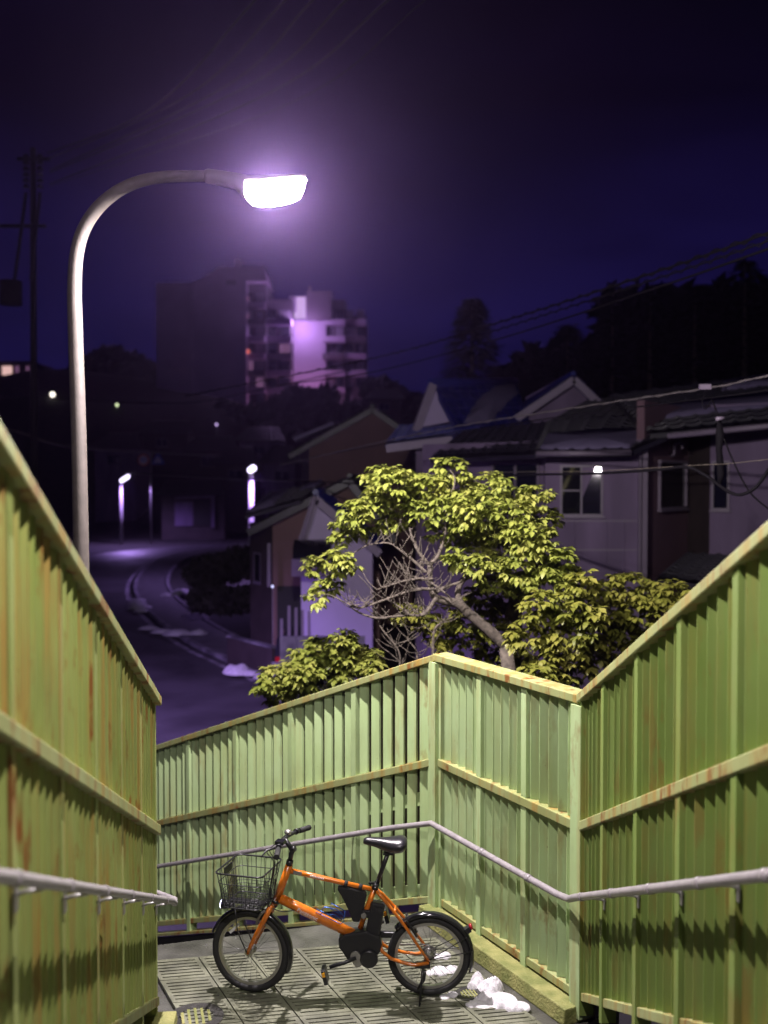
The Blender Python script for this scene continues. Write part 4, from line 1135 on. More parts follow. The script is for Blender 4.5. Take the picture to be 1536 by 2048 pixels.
# ================================================================== HOUSES
def pane_box(mb, a, b, t, n):
    """thin slab between points a (lower left) and b (upper right), n = outward normal"""
    a, b, n = Vector(a), Vector(b), Vector(n).normalized()
    d = Vector((b.x - a.x, b.y - a.y, 0)); w = d.length; d.normalize()
    mb.box((a + b) / 2 + n * t / 2, (w, t, b.z - a.z), (d, n, Vector((0, 0, 1))))
def window(root, p0, p1, zt_, zb_, n, mull=1, tilt=None, transom=False, glass=None, sill=True):
    """window on a wall between plan points p0,p1"""
    p0, p1, n = Vector(p0), Vector(p1), Vector(n).normalized(); p0.z = p1.z = 0
    d = (p1 - p0); w = d.length; d.normalize(); h = zt_ - zb_; fw = 0.045
    f = MB(); Z = Vector((0, 0, 1))
    c = (p0 + p1) / 2 + Z * (zt_ + zb_) / 2
    for sg in (-1, 1):
        f.box(c + d * sg * (w / 2 - fw / 2) + n * .03, (fw, .06, h), (d, n, Z)); f.box(c + Z * sg * (h / 2 - fw / 2) + n * .031, (w - 2 * fw, .062, fw), (d, n, Z))
    for k in range(1, mull + 1): f.box(c + d * (-w / 2 + w * k / (mull + 1)) + n * .029, (fw * .8, .05, h - 2 * fw), (d, n, Z))
    if transom: f.box(c - d * w / 4 + n * .028, (w / 2 - fw * 1.6, .045, fw * .6), (d, n, Z))
    if sill: f.box(c - Z * (h / 2 + .02) + n * .05, (w + .08, .1, .035), (d, n, Z))
    fo = f.build('window', M['trim'], root)
    for k in range(mull + 1):
        gq = MB(); g0 = -w / 2 + w * k / (mull + 1); g1 = -w / 2 + w * (k + 1) / (mull + 1)
        cc = c + d * (g0 + g1) / 2
        ax_ = (d, n, Z)
        if tilt is not None and k == tilt[0]:
            nn = tilt[1]; dd = Vector((0, 0, 1)).cross(nn).normalized()
            if dd.dot(d) < 0: dd = -dd
            ax_ = (dd, nn, dd.cross(nn) if dd.cross(nn).z > 0 else -dd.cross(nn))
        gq.box(cc + n * .012, ((g1 - g0) - fw * .9, .008, h - 2 * fw + .005), ax_); gq.build('pane', glass or M['glass'], fo)
    return fo
def roof_sheet(mb, e0, e1, r0, r1, pitch=0.30, row=0.35, amp=0.035, th=0.10):
    """tiled slope: e0,e1 eave corners, r0,r1 ridge corners; ribs run up the slope, rows are stepped"""
    e0, e1, r0, r1 = map(Vector, (e0, e1, r0, r1))
    nrm = (e1 - e0).cross(r0 - e0).normalized()
    if nrm.z < 0: nrm = -nrm
    nu = max(4, int((e1 - e0).length / pitch) * 4); nv = max(2, int((r0 - e0).length / row))
    nu = min(nu, 160); nv = min(nv, 14)
    vs = []
    for j in range(nv):
        for jj in (0, 1):
            v = (j + jj) / nv
            for i in range(nu + 1):
                u = i / nu; p = e0.lerp(e1, u).lerp(r0.lerp(r1, u), v)
                s_ = amp * max(0, math.sin(2 * math.pi * u * nu / 4)) + (0.045 * (1 - jj))
                vs.append(p + nrm * s_)
    b = len(mb.v); mb.v += [tuple(v) for v in vs]
    for j in range(2 * nv - 1):
        for i in range(nu):
            mb.f.append((b + j * (nu + 1) + i, b + j * (nu + 1) + i + 1, b + (j + 1) * (nu + 1) + i + 1, b + (j + 1) * (nu + 1) + i)); mb.sm.append(False)
    mb.hexa([p - nrm * 0.004 for p in (e0, e1, r1, r0)], [p - nrm * th for p in (e0, e1, r1, r0)])
    return nrm
def snow_on_roof(e0, e1, r0, r1, poly_uv, label, seed, th=0.03):
    e0, e1, r0, r1 = map(Vector, (e0, e1, r0, r1)); nrm = (e1 - e0).cross(r0 - e0).normalized()
    if nrm.z < 0: nrm = -nrm
    rn = random.Random(seed); pts_ = []
    n = len(poly_uv)
    for i in range(n):
        a, b = Vector(poly_uv[i]), Vector(poly_uv[(i + 1) % n])
        m_ = 9
        for k in range(m_):
            c = a.lerp(b, k / m_); pts_.append(Vector((c.x + rn.uniform(-.012, .012), c.y + rn.uniform(-.02, .02))))
    def S_(c, h): return e0.lerp(e1, c.x).lerp(r0.lerp(r1, c.x), c.y) + nrm * h
    q = MB(); N_ = len(pts_); cen = sum(pts_, Vector((0, 0))) / N_
    lo = [S_(p, 0.02) for p in pts_]; hi = [S_(p.lerp(cen, 0.05), 0.06 + th) for p in pts_]
    q.add(lo + hi + [S_(cen, 0.065 + th)], [(k, (k + 1) % N_, N_ + (k + 1) % N_, N_ + k) for k in range(N_)] + [(N_ + k, N_ + (k + 1) % N_, 2 * N_) for k in range(N_)], True)
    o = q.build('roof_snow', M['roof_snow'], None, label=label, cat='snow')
    return o
def gable_house(label, x0, x1, zc, depth, y_eave, y_apex, xa, mw, mr, over=0.45, group=None, wall_h=None, name='house', mb=None):
    """gable end towards the viewer: px columns x0..x1, apex column xa; wall from ground up"""
    e0, e1, ap = at(x0, y_eave, zc), at(x1, y_eave, zc), at(xa, y_apex, zc)
    rt = thing(name, label, 'house', (e0.x, zc, GZ), group=group)
    D = Vector((0, depth, 0)); up = Vector((0, 0, 1))
    b0, b1 = Vector((e0.x, zc, GZ)), Vector((e1.x, zc, GZ))
    q = MB(); q.prism([b0, b1, e1, ap, e0], D); q.build('wall', mw, rt)
    ro = MB(); F = Vector((0, -over, 0)); Bk = D + Vector((0, over, 0))
    for ee in (e0, e1):
        sl_ = (ee - ap); sl_.normalize(); ex = ee + sl_ * over
        roof_sheet(ro, ex + F + up * .10, ex + Bk + up * .10, ap + F + up * .10, ap + Bk + up * .10)
    ro.build('roof', mr, rt)
    bo = MB()
    for ee in (e0, e1):
        sl_ = (ee - ap).normalized(); ex = ee + sl_ * over
        bo.bar(ap + F * 1.02 - up * .02, ex + F * 1.02 - up * .02, 0.05, 0.2)
    bo.build('bargeboard', mb or M['soffit'], rt)
    rg = MB(); rg.tube([ap + F * .85 + up * .15, ap + Bk + up * .17], 0.075, 8); rg.build('ridge', mr, rt)
    return rt, e0, e1, ap
# --- right house (pale, nearest)
HZ = 21.5
plan = [at(845, 960, 24.0), at(1088, 960, 22.0), at(1090, 960, 21.6), at(1288, 960, 21.3), at(1376, 960, 23.6), at(1420, 960, 22.6), at(1760, 960, 21.0)]
hr = thing('house', 'pale two storey house at right with a street lamp mirrored in its window', 'house', (plan[3].x, plan[3].y, GZ))
WT = at(1200, 880, 21.4).z
def wallseg(root, a, b, zt_, m, th=0.16, name='wall'):
    a, b = Vector(a), Vector(b); a.z = b.z = GZ; d = (b - a).normalized(); n = Vector((d.y, -d.x, 0))
    q = MB(); q.hexa((a, b, b - n * th, a - n * th), [p + Vector((0, 0, zt_ - GZ)) for p in (a, b, b - n * th, a - n * th)]); q.build(name, m, root); return n
for k, m_ in enumerate((M['plaster'], M['plaster'], M['plaster'], M['plaster_pink'], M['dark_wall'], M['plaster'])):
    if (plan[k + 1] - plan[k]).length > 0.01: wallseg(hr, plan[k], plan[k + 1], WT + (0.8 if k >= 3 else 0), m_)
q = MB(); q.box((plan[6].x - 4, 31, (GZ + WT) / 2), (10, 6, WT - GZ)); q.build('rear_wall', M['dark_wall'], hr)
q = MB()
for c_, w_ in ((1288, .10), (1278, .04)): p = at(c_, 960, 21.2); q.box((p.x, p.y - .05, (GZ + WT) / 2), (w_, .1, WT - GZ - .1))
q.build('downpipe', M['trim'], hr)
# siding joints as slim battens
q = MB()
for c_ in (1150, 1215, 1250):
    p = at(c_, 960, 21.3 + (1288 - c_) / 200 * .3); q.box((p.x, p.y - .012, (GZ + at(1, 1040, 21).z) / 2), (.02, .02, at(1, 1040, 21).z - GZ))
q.build('siding_joint', M['plaster'], hr)
q = MB()
for yy in (905, 1042, 1100):
    q.bar(at(1092, yy, 21.585), at(1284, yy, 21.29), .02, .025)
q.build('siding_band', M['trim'], hr)
q = MB(); q.tube([at(1072, 908, 20.62), at(1262, 905, 20.42)], .06, 8); q.tube([at(1335, 872, 20.8), at(1780, 828, 19.7)], .06, 8); q.build('gutter', M['trim'], hr)
def on_plan(k, px):
    a, b = plan[k], plan[k + 1]; r = ray(px, 960); kk = r.x / r.y
    t = (kk * a.y - a.x) / ((b.x - a.x) - kk * (b.y - a.y)); p = a.lerp(b, t); p.z = 0; return p
def wz(y, z): return at(768, y, z).z
def seg_n(k):
    d = (plan[k + 1] - plan[k]).normalized(); return Vector((d.y, -d.x, 0))
a, b = on_plan(2, 1120), on_plan(2, 1206)
mid_pane = a.lerp(b, 0.75); mid_pane.z = wz(940, mid_pane.y)
hit = at(1197, 938, mid_pane.y)
tgt = LAMP_P
nn = ((Vector((0, 0, CAM_H)) - hit).normalized() + (tgt - hit).normalized()).normalized()
window(hr, a, b, wz(930, a.y), wz(1032, a.y), seg_n(2), 1, tilt=(1, nn), transom=True)
a, b = on_plan(0, 985), on_plan(0, 1080); window(hr, a, b, wz(925, a.y), wz(1010, a.y), seg_n(0), 1)
a, b = on_plan(3, 1316), on_plan(3, 1370); window(hr, a, b, wz(920, a.y), wz(1020, a.y), seg_n(3), 0)
a, b = on_plan(5, 1424), on_plan(5, 1460); window(hr, a, b, wz(922, a.y), wz(1020, a.y), seg_n(5), 0)
q = MB(); p = at(1348, 900, 22.3); q.tube(resample([p + Vector((0, .3, -.1)), p + Vector((0, 0, -.1)), p + Vector((0, -.05, .12)), p + Vector((.14, -.05, .15)), p + Vector((.16, -.05, .02))], 12), 0.03, 8); q.build('vent_pipe', M['trim'], hr)
ro = MB(); rA = (at(1070, 906, 20.7), at(1262, 903, 20.5), at(1095, 842, 24.6), at(1330, 826, 24.6)); roof_sheet(ro, *rA)
rC = (at(860, 918, 22.8), at(1075, 908, 20.9), at(930, 862, 26.5), at(1100, 842, 24.7)); roof_sheet(ro, *rC)
rB = (at(1300, 868, 20.9), at(1780, 822, 19.8), at(1220, 790, 27.5), at(1780, 716, 27.5)); roof_sheet(ro, *rB)
rD = (at(1255, 905, 20.6), at(1330, 872, 20.9), at(1290, 842, 24.0), at(1320, 838, 24.0)); roof_sheet(ro, *rD)
rE = (at(1090, 850, 24.9), at(1420, 818, 24.9), at(1180, 800, 29), at(1420, 770, 29)); roof_sheet(ro, *rE)
ro.build('roof', M['tile'], hr)
snow_on_roof(*rA, [(0.02, .05), (.98, .05), (.98, .45), (.6, .52), (.05, .45)], 'snow slab on the eave above the pale house window', 2)
snow_on_roof(*rB, [(.02, .25), (.98, .2), (.98, .52), (.12, .5)], 'long thin snow band across the right house roof', 4)
snow_on_roof(*rB, [(.38, .7), (.62, .7), (.55, .93), (.40, .9)], 'dim snow patch near the ridge of the right house', 9)
ro = MB(); p0, p1 = at(1300, 1155, 19.5), at(1376, 1108, 22.5); rF = (at(1310, 1160, 19.5), at(1640, 1190, 18.0), at(1376, 1106, 22.8), at(1640, 1118, 21.3)); roof_sheet(ro, *rF); ro.build('lean_to_roof', M['tile'], hr)
# --- house with blue roof, dormer gable (middle right)
hb_, e0, e1, ap = gable_house('pale house with blue tiled roof and wide gable behind the right house', 930, 1290, 29, 8, 905, 762, 1140, M['plaster'], M['tile_blue'], over=0.6)
# left wing with small gable
hw_ = thing('house', 'small pale gabled wing with blue roof left of the wide gable', 'house', at(870, 900, 28.5))
q = MB(); q.prism([at(836, 856, 27.6), at(906, 842, 27.0), at(867, 772, 27.8)], (0.15, .6, 0)); q.build('gable_wall', M['gable_white'], hw_)
q = MB(); q.bar(at(866, 768, 27.5), at(832, 862, 27.3), .08, .22); q.build('bargeboard', M['soffit'], hw_)
q = MB(); q.tube([at(862, 766, 27.6), at(940, 765, 29), at(1030, 764, 30.6)], .13, 8); q.build('ridge', M['tile_blue'], hw_)
q = MB(); rG = (at(770, 888, 26.0), at(960, 868, 26.0), at(800, 850, 28.5), at(960, 838, 28.5)); roof_sheet(q, *rG); q.build('lower_roof', M['tile_blue'], hw_)
q = MB(); q.bar(at(772, 897, 25.95), at(905, 880, 25.95), .06, .2); q.build('fascia', M['soffit'], hw_)
wallseg(hw_, at(832, 900, 26.6), at(935, 900, 26.6), at(800, 893, 26.6).z, M['plaster'], name='porch_wall')
q = MB(); p = at(932, 930, 26.4); q.box((p.x, p.y, (GZ + p.z) / 2), (.18, .12, p.z - GZ + .6)); q.build('downpipe', M['trim'], hw_)
window(hw_, at(868, 930, 26.6), at(893, 930, 26.6), wz(920, 26.6), wz(990, 26.6), (0, -1, 0), 0)
rH = (at(910, 852, 26.6), at(1062, 852, 28.4), at(866, 769, 27.9), at(1030, 767, 30.6)); q = MB(); roof_sheet(q, *rH); q.build('roof', M['tile_blue'], hw_)
snow_on_roof(*rH, [(.10, .02), (.42, .02), (.98, .75), (.96, .95), (.72, .9), (.40, .55)], 'diagonal snow band on the blue roof between the gables', 12)
# --- brown house behind
hc, e0, e1, ap = gable_house('brown plastered gabled house in the middle distance', 618, 850, 40, 10, 893, 822, 745, M['plaster_brown'], M['tile'], over=0.8, mb=M['tile'])
rS = (at(565, 905, 38.9), at(565, 905, 50.5), at(745, 815, 38.9), at(745, 815, 50.5))
def roofcorners(e, ap, zc, depth, over):
    sl_ = (e - ap).normalized(); ex = e + sl_ * over; up = Vector((0, 0, .1))
    return (ex + Vector((0, -over, 0)) + up, ex + Vector((0, depth + over, 0)) + up, ap + Vector((0, -over, 0)) + up, ap + Vector((0, depth + over, 0)) + up)
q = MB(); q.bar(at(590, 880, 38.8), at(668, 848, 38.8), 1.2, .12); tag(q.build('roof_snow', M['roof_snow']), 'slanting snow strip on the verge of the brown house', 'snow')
# --- brown house with snowy eave (left of white gable)
hd, e0, e1, ap = gable_house('brown house with snow covered eave beside the road', 545, 760, 30, 9, 1040, 962, 700, M['plaster_brown'], M['tile'], over=0.7, mb=M['tile'])
q = MB(); rI = (at(488, 1032, 29.0), at(600, 1000, 29.0), at(540, 985, 31.5), at(650, 962, 31.5)); roof_sheet(q, *rI); q.build('lower_roof', M['tile'], hd)
snow_on_roof(*rI, [(.02, .05), (.5, .05), (.42, .8), (.15, .85)], 'snow on the low eave beside the far street lamp pole', 14)
snow_on_roof(*rI, [(.72, .6), (.98, .6), (.98, .98), (.78, .95)], 'small snow scrap beneath the apex of the white gable', 15)
wallseg(hd, at(500, 1100, 31.5), at(546, 1100, 30.05), at(500, 1046, 31).z, M['dark_wall'], name='side_wall')
a, b = at(508, 1100, 31.2), at(522, 1100, 30.75); window(hd, a, b, wz(1105, 31), wz(1165, 31), (-.3, -1, 0), 0)
q = MB(); p = at(538, 1120, 29.6); q.box((p.x, p.y, wz(1130, 29.6)), (.09, .09, wz(1085, 29.6) - wz(1172, 29.6))); q.build('downpipe', M['trim'], hd)
q = MB(); c = at(610, 1230, 30.0); q.box((c.x + .2, 29.985, (GZ + wz(1172, 30)) / 2), (2.0, .03, wz(1172, 30) - GZ)); q.build('garage_opening', M['slot'], hd)
# --- white gable with deep blue roof
he, e0, e1, ap = gable_house('white gabled porch with deep blue roof behind the leaves', 602, 745, 26, 6, 1092, 996, 632, M['gable_white'], M['tile_blue'], over=0.25)
q = MB(); q.tube([at(630, 992, 25.7), at(616, 1040, 25.7), at(602, 1088, 25.7)], .06, 8); q.build('verge_tiles', M['soffit'], he)
q = MB()
R1 = []
c0, c1 = at(588, 1114, 25.6), at(664, 1114, 25.6)
for k in range(9):
    a = math.pi / 2 * k / 8; R1.append((math.cos(a) * .55, math.sin(a) * .42))
q.prism([c0 + Vector((0, -dx_ + 0.15, dz_)) for dx_, dz_ in R1] + [c0 + Vector((0, .15, 0))], c1 - c0); q.build('balcony_canopy', M['glass'], he)
q = MB(); pane_box(q, at(586, 1150, 25.4), at(664, 1116, 25.4), .4, (0, -1, 0)); q.build('balcony', M['plaster'], he)
# --- far house by the bend and low roofs of the town behind
hf = thing('house', 'far dark house at the road bend with one pale door', 'house', at(385, 1060, 97))
q = MB(); pane_box(q, Vector((at(318, 1, 97).x, 97, GZ)), Vector((at(445, 1, 97).x, 97, wz(985, 97))), .3, (0, -1, 0)); q.build('wall', M['dark_wall'], hf)
q = MB(); pane_box(q, at(350, 1052, 96.6), at(386, 1003, 96.6), .1, (0, -1, 0)); q.build('door', M['plaster'], hf)
q = MB(); pane_box(q, at(388, 1050, 96.6), at(420, 998, 96.6), .1, (0, -1, 0)); q.build('opening', M['slot'], hf)
q = MB(); q.bar(at(350, 996, 96.5), at(430, 993, 96.5), .3, .25); q.bar(at(426, 1055, 96.4), at(426, 996, 96.4), .3, .3); q.build('door_frame', M['plaster'], hf)
q = MB(); roof_sheet(q, at(310, 990, 96), at(450, 988, 96), at(330, 962, 101), at(440, 960, 101), pitch=.8); q.build('roof', M['tile'], hf)
rt_ = random.Random(8)
town = [(420, 905, 118, 90, 22, 'low dark house under the hill left of the tower lights'), (520, 885, 125, 80, 26, 'dim town house right below the apartment hedge'), (330, 870, 132, 90, 20, 'dim town house near the round road sign'), (230, 900, 110, 80, 20, 'dim town house behind the near lamp pole'), (470, 930, 105, 70, 18, 'low roofed shed between the two far street lamps'), (560, 930, 100, 60, 22, 'narrow grey house left of the brown gable'), (770, 800, 150, 60, 14, 'distant hut on the ridge right of the tower')]
for k, (cx, cy, z, w_, h_, lab) in enumerate(town):
    a, b = at(cx - w_ / 2, cy + h_, z), at(cx + w_ / 2, cy - h_ * .1, z)
    t = thing('house', lab, 'house', (a.x, z, ground_h(a.x, z)), group='dim houses of the far town')
    a.z = min(a.z, ground_h(a.x, z) - .5)
    q = MB(); q.hexa((a, Vector((b.x, z, a.z)), Vector((b.x, z + 8, a.z)), Vector((a.x, z + 8, a.z))), (Vector((a.x, z, b.z)), Vector((b.x, z, b.z)), Vector((b.x, z + 8, b.z)), Vector((a.x, z + 8, b.z)))); q.build('wall', M['plaster'] if k % 2 else M['dark_wall'], t)
    q = MB(); o_ = Vector((0, 0, .05)); roof_sheet(q, Vector((a.x - .8, z - .8, b.z)) + o_, Vector((b.x + .8, z - .8, b.z)) + o_, Vector((a.x + .5, z + 4, b.z + 1.9)), Vector((b.x - .5, z + 4, b.z + 1.9)), pitch=.6, row=.8); q.build('roof', M['tile'], t)
    w0 = a.x + (b.x - a.x) * .3; zz = b.z - .9
    window(t, (w0, z, 0), (w0 + 1.5, z, 0), zz + .3, zz - .7, (0, -1, 0), 1)

# ================================================================== APARTMENT TOWER
AZ = 165.0
apt = thing('apartment_building', 'tall stepped apartment building in purple haze on the far hill', 'apartment building', at(520, 850, AZ))
def pbox(mb, x0, y0, x1, y1, z, dep):
    a, b = at(x0, y1, z), at(x1, y0, z)
    mb.hexa((a, Vector((b.x, z, a.z)), Vector((b.x, z + dep, a.z)), Vector((a.x, z + dep, a.z))), (Vector((a.x, z, b.z)), Vector((b.x, z, b.z)), Vector((b.x, z + dep, b.z)), Vector((a.x, z + dep, b.z))))
q = MB(); pbox(q, 314, 566, 384, 880, AZ + 2, 14); pbox(q, 387, 562, 492, 880, AZ, 16); q.build('left_block', M['tower'], apt)
q = MB(); a = [at(392, 562, AZ + .2), at(420, 548, AZ + .2), at(440, 534, AZ + .2), at(528, 533, AZ + .2), at(534, 562, AZ + .2)]; q.prism(a, (0, 10, 0)); pbox(q, 470, 520, 480, 534, AZ + 2, 2); q.build('roof_house', M['tower'], apt)
q = MB(); pbox(q, 494, 566, 532, 880, AZ + 3, 12); pbox(q, 534, 598, 584, 880, AZ + 5, 12); q.build('middle_block', M['tower_dark'], apt)
q = MB(); pbox(q, 580, 640, 652, 880, AZ + 8, 10); q.build('gable_wall', M['tower'], apt)
q = MB(); pbox(q, 578, 592, 613, 640, AZ + 9, 6); q.build('stair_tower', M['tower'], apt)
q = MB(); pbox(q, 613, 582, 663, 640, AZ + 7, 10); pbox(q, 650, 600, 690, 880, AZ + 9, 10); pbox(q, 690, 632, 733, 880, AZ + 10, 10); pbox(q, 616, 572, 622, 582, AZ + 9, 1); q.build('right_block', M['tower_dark'], apt)
litset = {(0, 1): 'lit_pink', (0, 2): 'lit_pink', (0, 5): 'lit_pink'}
rt_ = random.Random(3)
for fl in range(8):
    y = 584 + fl * 34
    for xa_, xb_, zz in ((488, 530, AZ + 1.2), (528, 583, AZ + 3.2), (648, 690, AZ + 7.4), (688, 732, AZ + 8.4)):
        if xb_ > 600 and y < 612: continue
        if xa_ == 528 and y < 600: continue
        q = MB(); pbox(q, xa_ - 3, y + 20, xb_, y + 32, zz, 1.6); q.build('balcony', M['tower'] if (fl + int(xa_)) % 3 else M['tower_dark'], apt)
        w1 = (xb_ - xa_) / 2
        for k in range(2):
            q = MB(); pbox(q, xa_ + 3 + w1 * k, y + 2, xa_ + w1 * (k + 1) - 3, y + 20, zz + 1.7 if xa_ < 600 else zz + 1.5, .1)
            q.build('window', rt_.choice([M['glass'], M['glass'], M['glass'], M['glass'], M['trim'], M['trim'], M['lit_pink']] if xa_ < 600 else [M['glass'], M['glass'], M['trim'], M['trim']]), apt)
q = MB(); pbox(q, 579, 625, 611, 637, AZ + 8.9, .1); pbox(q, 593, 594, 611, 625, AZ + 8.9, .1); q.build('lit_stair_hall', M['lit_white'], apt)
q = MB(); pbox(q, 352, 720, 371, 735, AZ + 1.9, .1); q.build('window', M['lit_warm'], apt)
q = MB(); pbox(q, 452, 560, 472, 570, AZ - .1, .1); q.build('window', M['trim'], apt)
q = MB(); pbox(q, 313, 718, 386, 738, AZ + .6, 1.2); q.build('balcony', M['tower'], apt)
for k in range(3):
    p = at(495, (597, 632, 703)[k], AZ + .8); q = MB(); q.ball(p, .35, 8, 6); q.build('balcony_lamp', M['lit_pink'] if k < 2 else emis('red balcony lamp', (1, .2, .15), .8), apt)
p = at(600, 650, AZ + 4.0); point('stair_floodlight', p, 1800.0, (0.70, 0.45, 1.0), .3, apt)
p = at(615, 790, AZ + 3.0); point('entrance_light', p, 800.0, (0.95, 0.45, 0.85), .3, apt)
# small lit block on the far left
ab = thing('apartment_building', 'low lit building on the hill at the left edge', 'building', at(20, 760, 190))
q = MB(); pbox(q, -120, 726, 62, 775, 190, 10); q.build('wall', M['tower_dark'], ab)
for x0, x1, mm in ((4, 24, 'lit_warm'), (30, 38, 'lit_pink'), (52, 58, 'lit_pink'), (-30, -10, 'lit_pink')):
    q = MB(); pbox(q, x0, 732, x1, 750, 189.8, .1); q.build('window', M[mm], ab)
q = MB(); pbox(q, -125, 722, 66, 727, 189, 12); q.build('roof', M['tower_dark'], ab)

# ================================================================== FAR WOODS, CEDARS
def clump_mass(name, label, blobs, m, seed, leaf, kind='stuff', cat=None, n_per=160, parent=None):
    rn = random.Random(seed); q = MB()
    for (px, py, rp, z) in blobs:
        c = at(px, py, z); R = rp / F_PX * z
        for k in range(n_per):
            dv = Vector((rn.gauss(0, 1), rn.gauss(0, 1), rn.gauss(0, 1))).normalized() * (rn.random() ** 0.4)
            p = c + Vector((dv.x * R, dv.y * R * 1.1, dv.z * R * .9))
            a = Vector((rn.gauss(0, 1), rn.gauss(0, 1), rn.gauss(0, 1))).normalized(); b = a.orthogonal().normalized(); s = leaf * rn.uniform(.6, 1.4)
            q.add([p - a * s, p + b * s * .6, p + a * s, p - b * s * .6], [(0, 1, 2, 3)])
    o = q.build(name, m, parent, fixn=False); tag(o, label, cat, kind=kind); return o
clump_mass('far_wood', 'dark mass of trees at the foot of the apartment tower', [(x, 838 + 10 * math.sin(x), 42 + 8 * math.sin(x * .7), 150 + (x % 7)) for x in range(440, 730, 26)] + [(x, 800, 26, 160) for x in (590, 620, 650)] + [(760, 790, 40, 158), (800, 815, 45, 158), (840, 830, 40, 158)], M['needle'], 3, 1.2)
clump_mass('far_wood', 'dark wooded ridge at left behind the lamp pole', [(x, 815 - 75 * math.exp(-((x - 230) / 90) ** 2), 48, 185) for x in range(60, 330, 24)] + [(x, 840, 50, 180) for x in range(60, 440, 30)], M['needle'], 5, 1.5)
clump_mass('far_wood', 'black wooded slope above the houses at right', [(x, 760 - max(0, (x - 1080)) * 0.16 + 18 * math.sin(x * .05), 62, 62 + (x % 5)) for x in range(1040, 1760, 34)] + [(x, 690 - max(0, (x - 1300)) * .2, 60, 66) for x in range(1330, 1760, 40)] + [(x, 640 - max(0, (x - 1340)) * .12 + 16 * math.sin(x * .09), 52, 63 + (x % 4)) for x in range(1240, 1760, 34)], M['needle'], 7, .8)
def cedar(px, ytop, ybase, wpx, z, label, seed):
    rn = random.Random(seed)
    t_, b_ = at(px, ytop, z), at(px, ybase, z)
    gz = min(b_.z - 1.0, ground_h(b_.x, z))
    rt2 = thing('cedar_tree', label, 'tree', (b_.x, z, gz), group='black cedar trees above the roofs')
    q = MB(); q.tube([Vector((b_.x, z, gz)), t_], [.28, .03], 8); q.build('trunk', M['bark'], rt2)
    q = MB(); Hh = t_.z - b_.z; Wd = wpx / F_PX * z / 2
    nl = 16
    for j in range(nl):
        f = j / (nl - 1); zz = b_.z + Hh * (f * .97); rad = Wd * (1 - f) ** .6 * rn.uniform(.72, 1.2) + .2
        for k in range(120):
            a = rn.uniform(0, 6.28); rr_ = rad * math.sqrt(rn.random()); p = Vector((b_.x + rr_ * math.cos(a), z + rr_ * math.sin(a), zz + rn.uniform(-.35, .35) * Hh / nl * 1.6 - rr_ * .25))
            d = Vector((math.cos(a), math.sin(a), rn.uniform(-.6, .1))).normalized(); sd_ = d.cross(Vector((0, 0, 1))).normalized(); s = rn.uniform(.25, .55)
            q.add([p, p + d * s * .6 + sd_ * s * .3, p + d * s * 1.3, p + d * s * .6 - sd_ * s * .3], [(0, 1, 2, 3)])
    q.build('crown', M['needle'], rt2, fixn=False)
cedar(944, 596, 775, 115, 55, 'tall lone black cedar standing left above the blue roof', 1)
cedar(1135, 650, 780, 120, 58, 'broad low cedar right of the lone black cedar', 2)
cedar(1225, 600, 780, 110, 60, 'slim cedar at the left end of the right hand wood', 3)
cedar(1300, 570, 780, 120, 58, 'second cedar of the right hand wood from the left', 4)
cedar(1390, 575, 780, 150, 57, 'dense cedar below the pair of wires at right', 5)
cedar(1490, 520, 780, 170, 56, 'tallest cedar of the wood at the right edge', 6)
cedar(1620, 500, 780, 190, 56, 'cedar just beyond the right edge of the view', 7)

# ================================================================== STREET FURNITURE, FAR LAMPS
def far_lamp(px, py, x2, y2, z, pole_px, label, rpole, basez, power):
    h = at(px, py, z); b = at(pole_px, py, z); b.z = basez
    t = thing('street_lamp', label, 'street lamp', b)
    q = MB(); q.tube([b, Vector((b.x, b.y, at(px, py + 4, z).z))], [rpole * 1.15, rpole], 10); q.build('pole', M['concrete_pole'], t)
    a, c = at(px - (x2 - px), py - (y2 - py), z - .1), at(x2, y2, z - .1)
    q = MB(); dv = (c - a)
    q.tube([a - dv * .06, a, a + dv * .15, c - dv * .15, c], [.02, .11, .17, .17, .08], 12); q.build('lamp_head', emis('cold purple lamp glass', (0.76, 0.66, 1.0), 4.0), t)
    q = MB(); q.tube([Vector((b.x, b.y, a.z - .05)), a], .05, 6); q.build('arm', M['concrete_pole'], t)
    ld = bpy.data.lights.new('bulb', 'SPOT'); ld.energy = power; ld.color = FAR_COL; ld.shadow_soft_size = .12; ld.spot_size = math.radians(158); ld.spot_blend = .5
    link(bpy.data.objects.new('bulb', ld), t, (a + c) / 2 + Vector((.5, -1.1, -.2)))
far_lamp(250, 957, 259, 951, 90, 242, 'left of the two small lit lamps along the far road', .13, GZ, 2600.0)
far_lamp(-200, 880, -180, 872, 22, -214, 'violet lit street lamp beside the road beyond the left edge', .13, GZ, 6500.0)
far_lamp(504, 938, 511, 933, 58, 502, 'right of the two small lit lamps beside the snowy eave', .15, GZ, 3200.0)
for px, py, z, r, col, st, lab in ((105, 789, 150, .38, (1, .93, .80), 2.5, 'far round white lamp left of the near pole'), (234, 810, 150, .22, (.85, 1, .55), 1.5, 'tiny far greenish lamp right of the near pole'), (433, 849, 140, .20, (.7, .5, 1), 1.0, 'tiny far violet lamp under the tower'), (545, 1173, 29.2, .035, (.6, .6, 1), 2.0, 'tiny bluish lamp on the corner of the garage')):
    p = at(px, py, z); t = thing('lamp', lab, 'lamp', p)
    q = MB(); q.ball(p, r, 10, 8); q.build('globe', emis('far lamp glass', col, st), t)
    q = MB(); g_ = ground_h(p.x, z) if z > 50 else GZ; q.tube([Vector((p.x, p.y + r * 1.2, min(g_, p.z - 1))), Vector((p.x, p.y + r * 1.2, p.z + r * .5))], r * .3, 6); q.build('post', M['concrete_pole'], t)
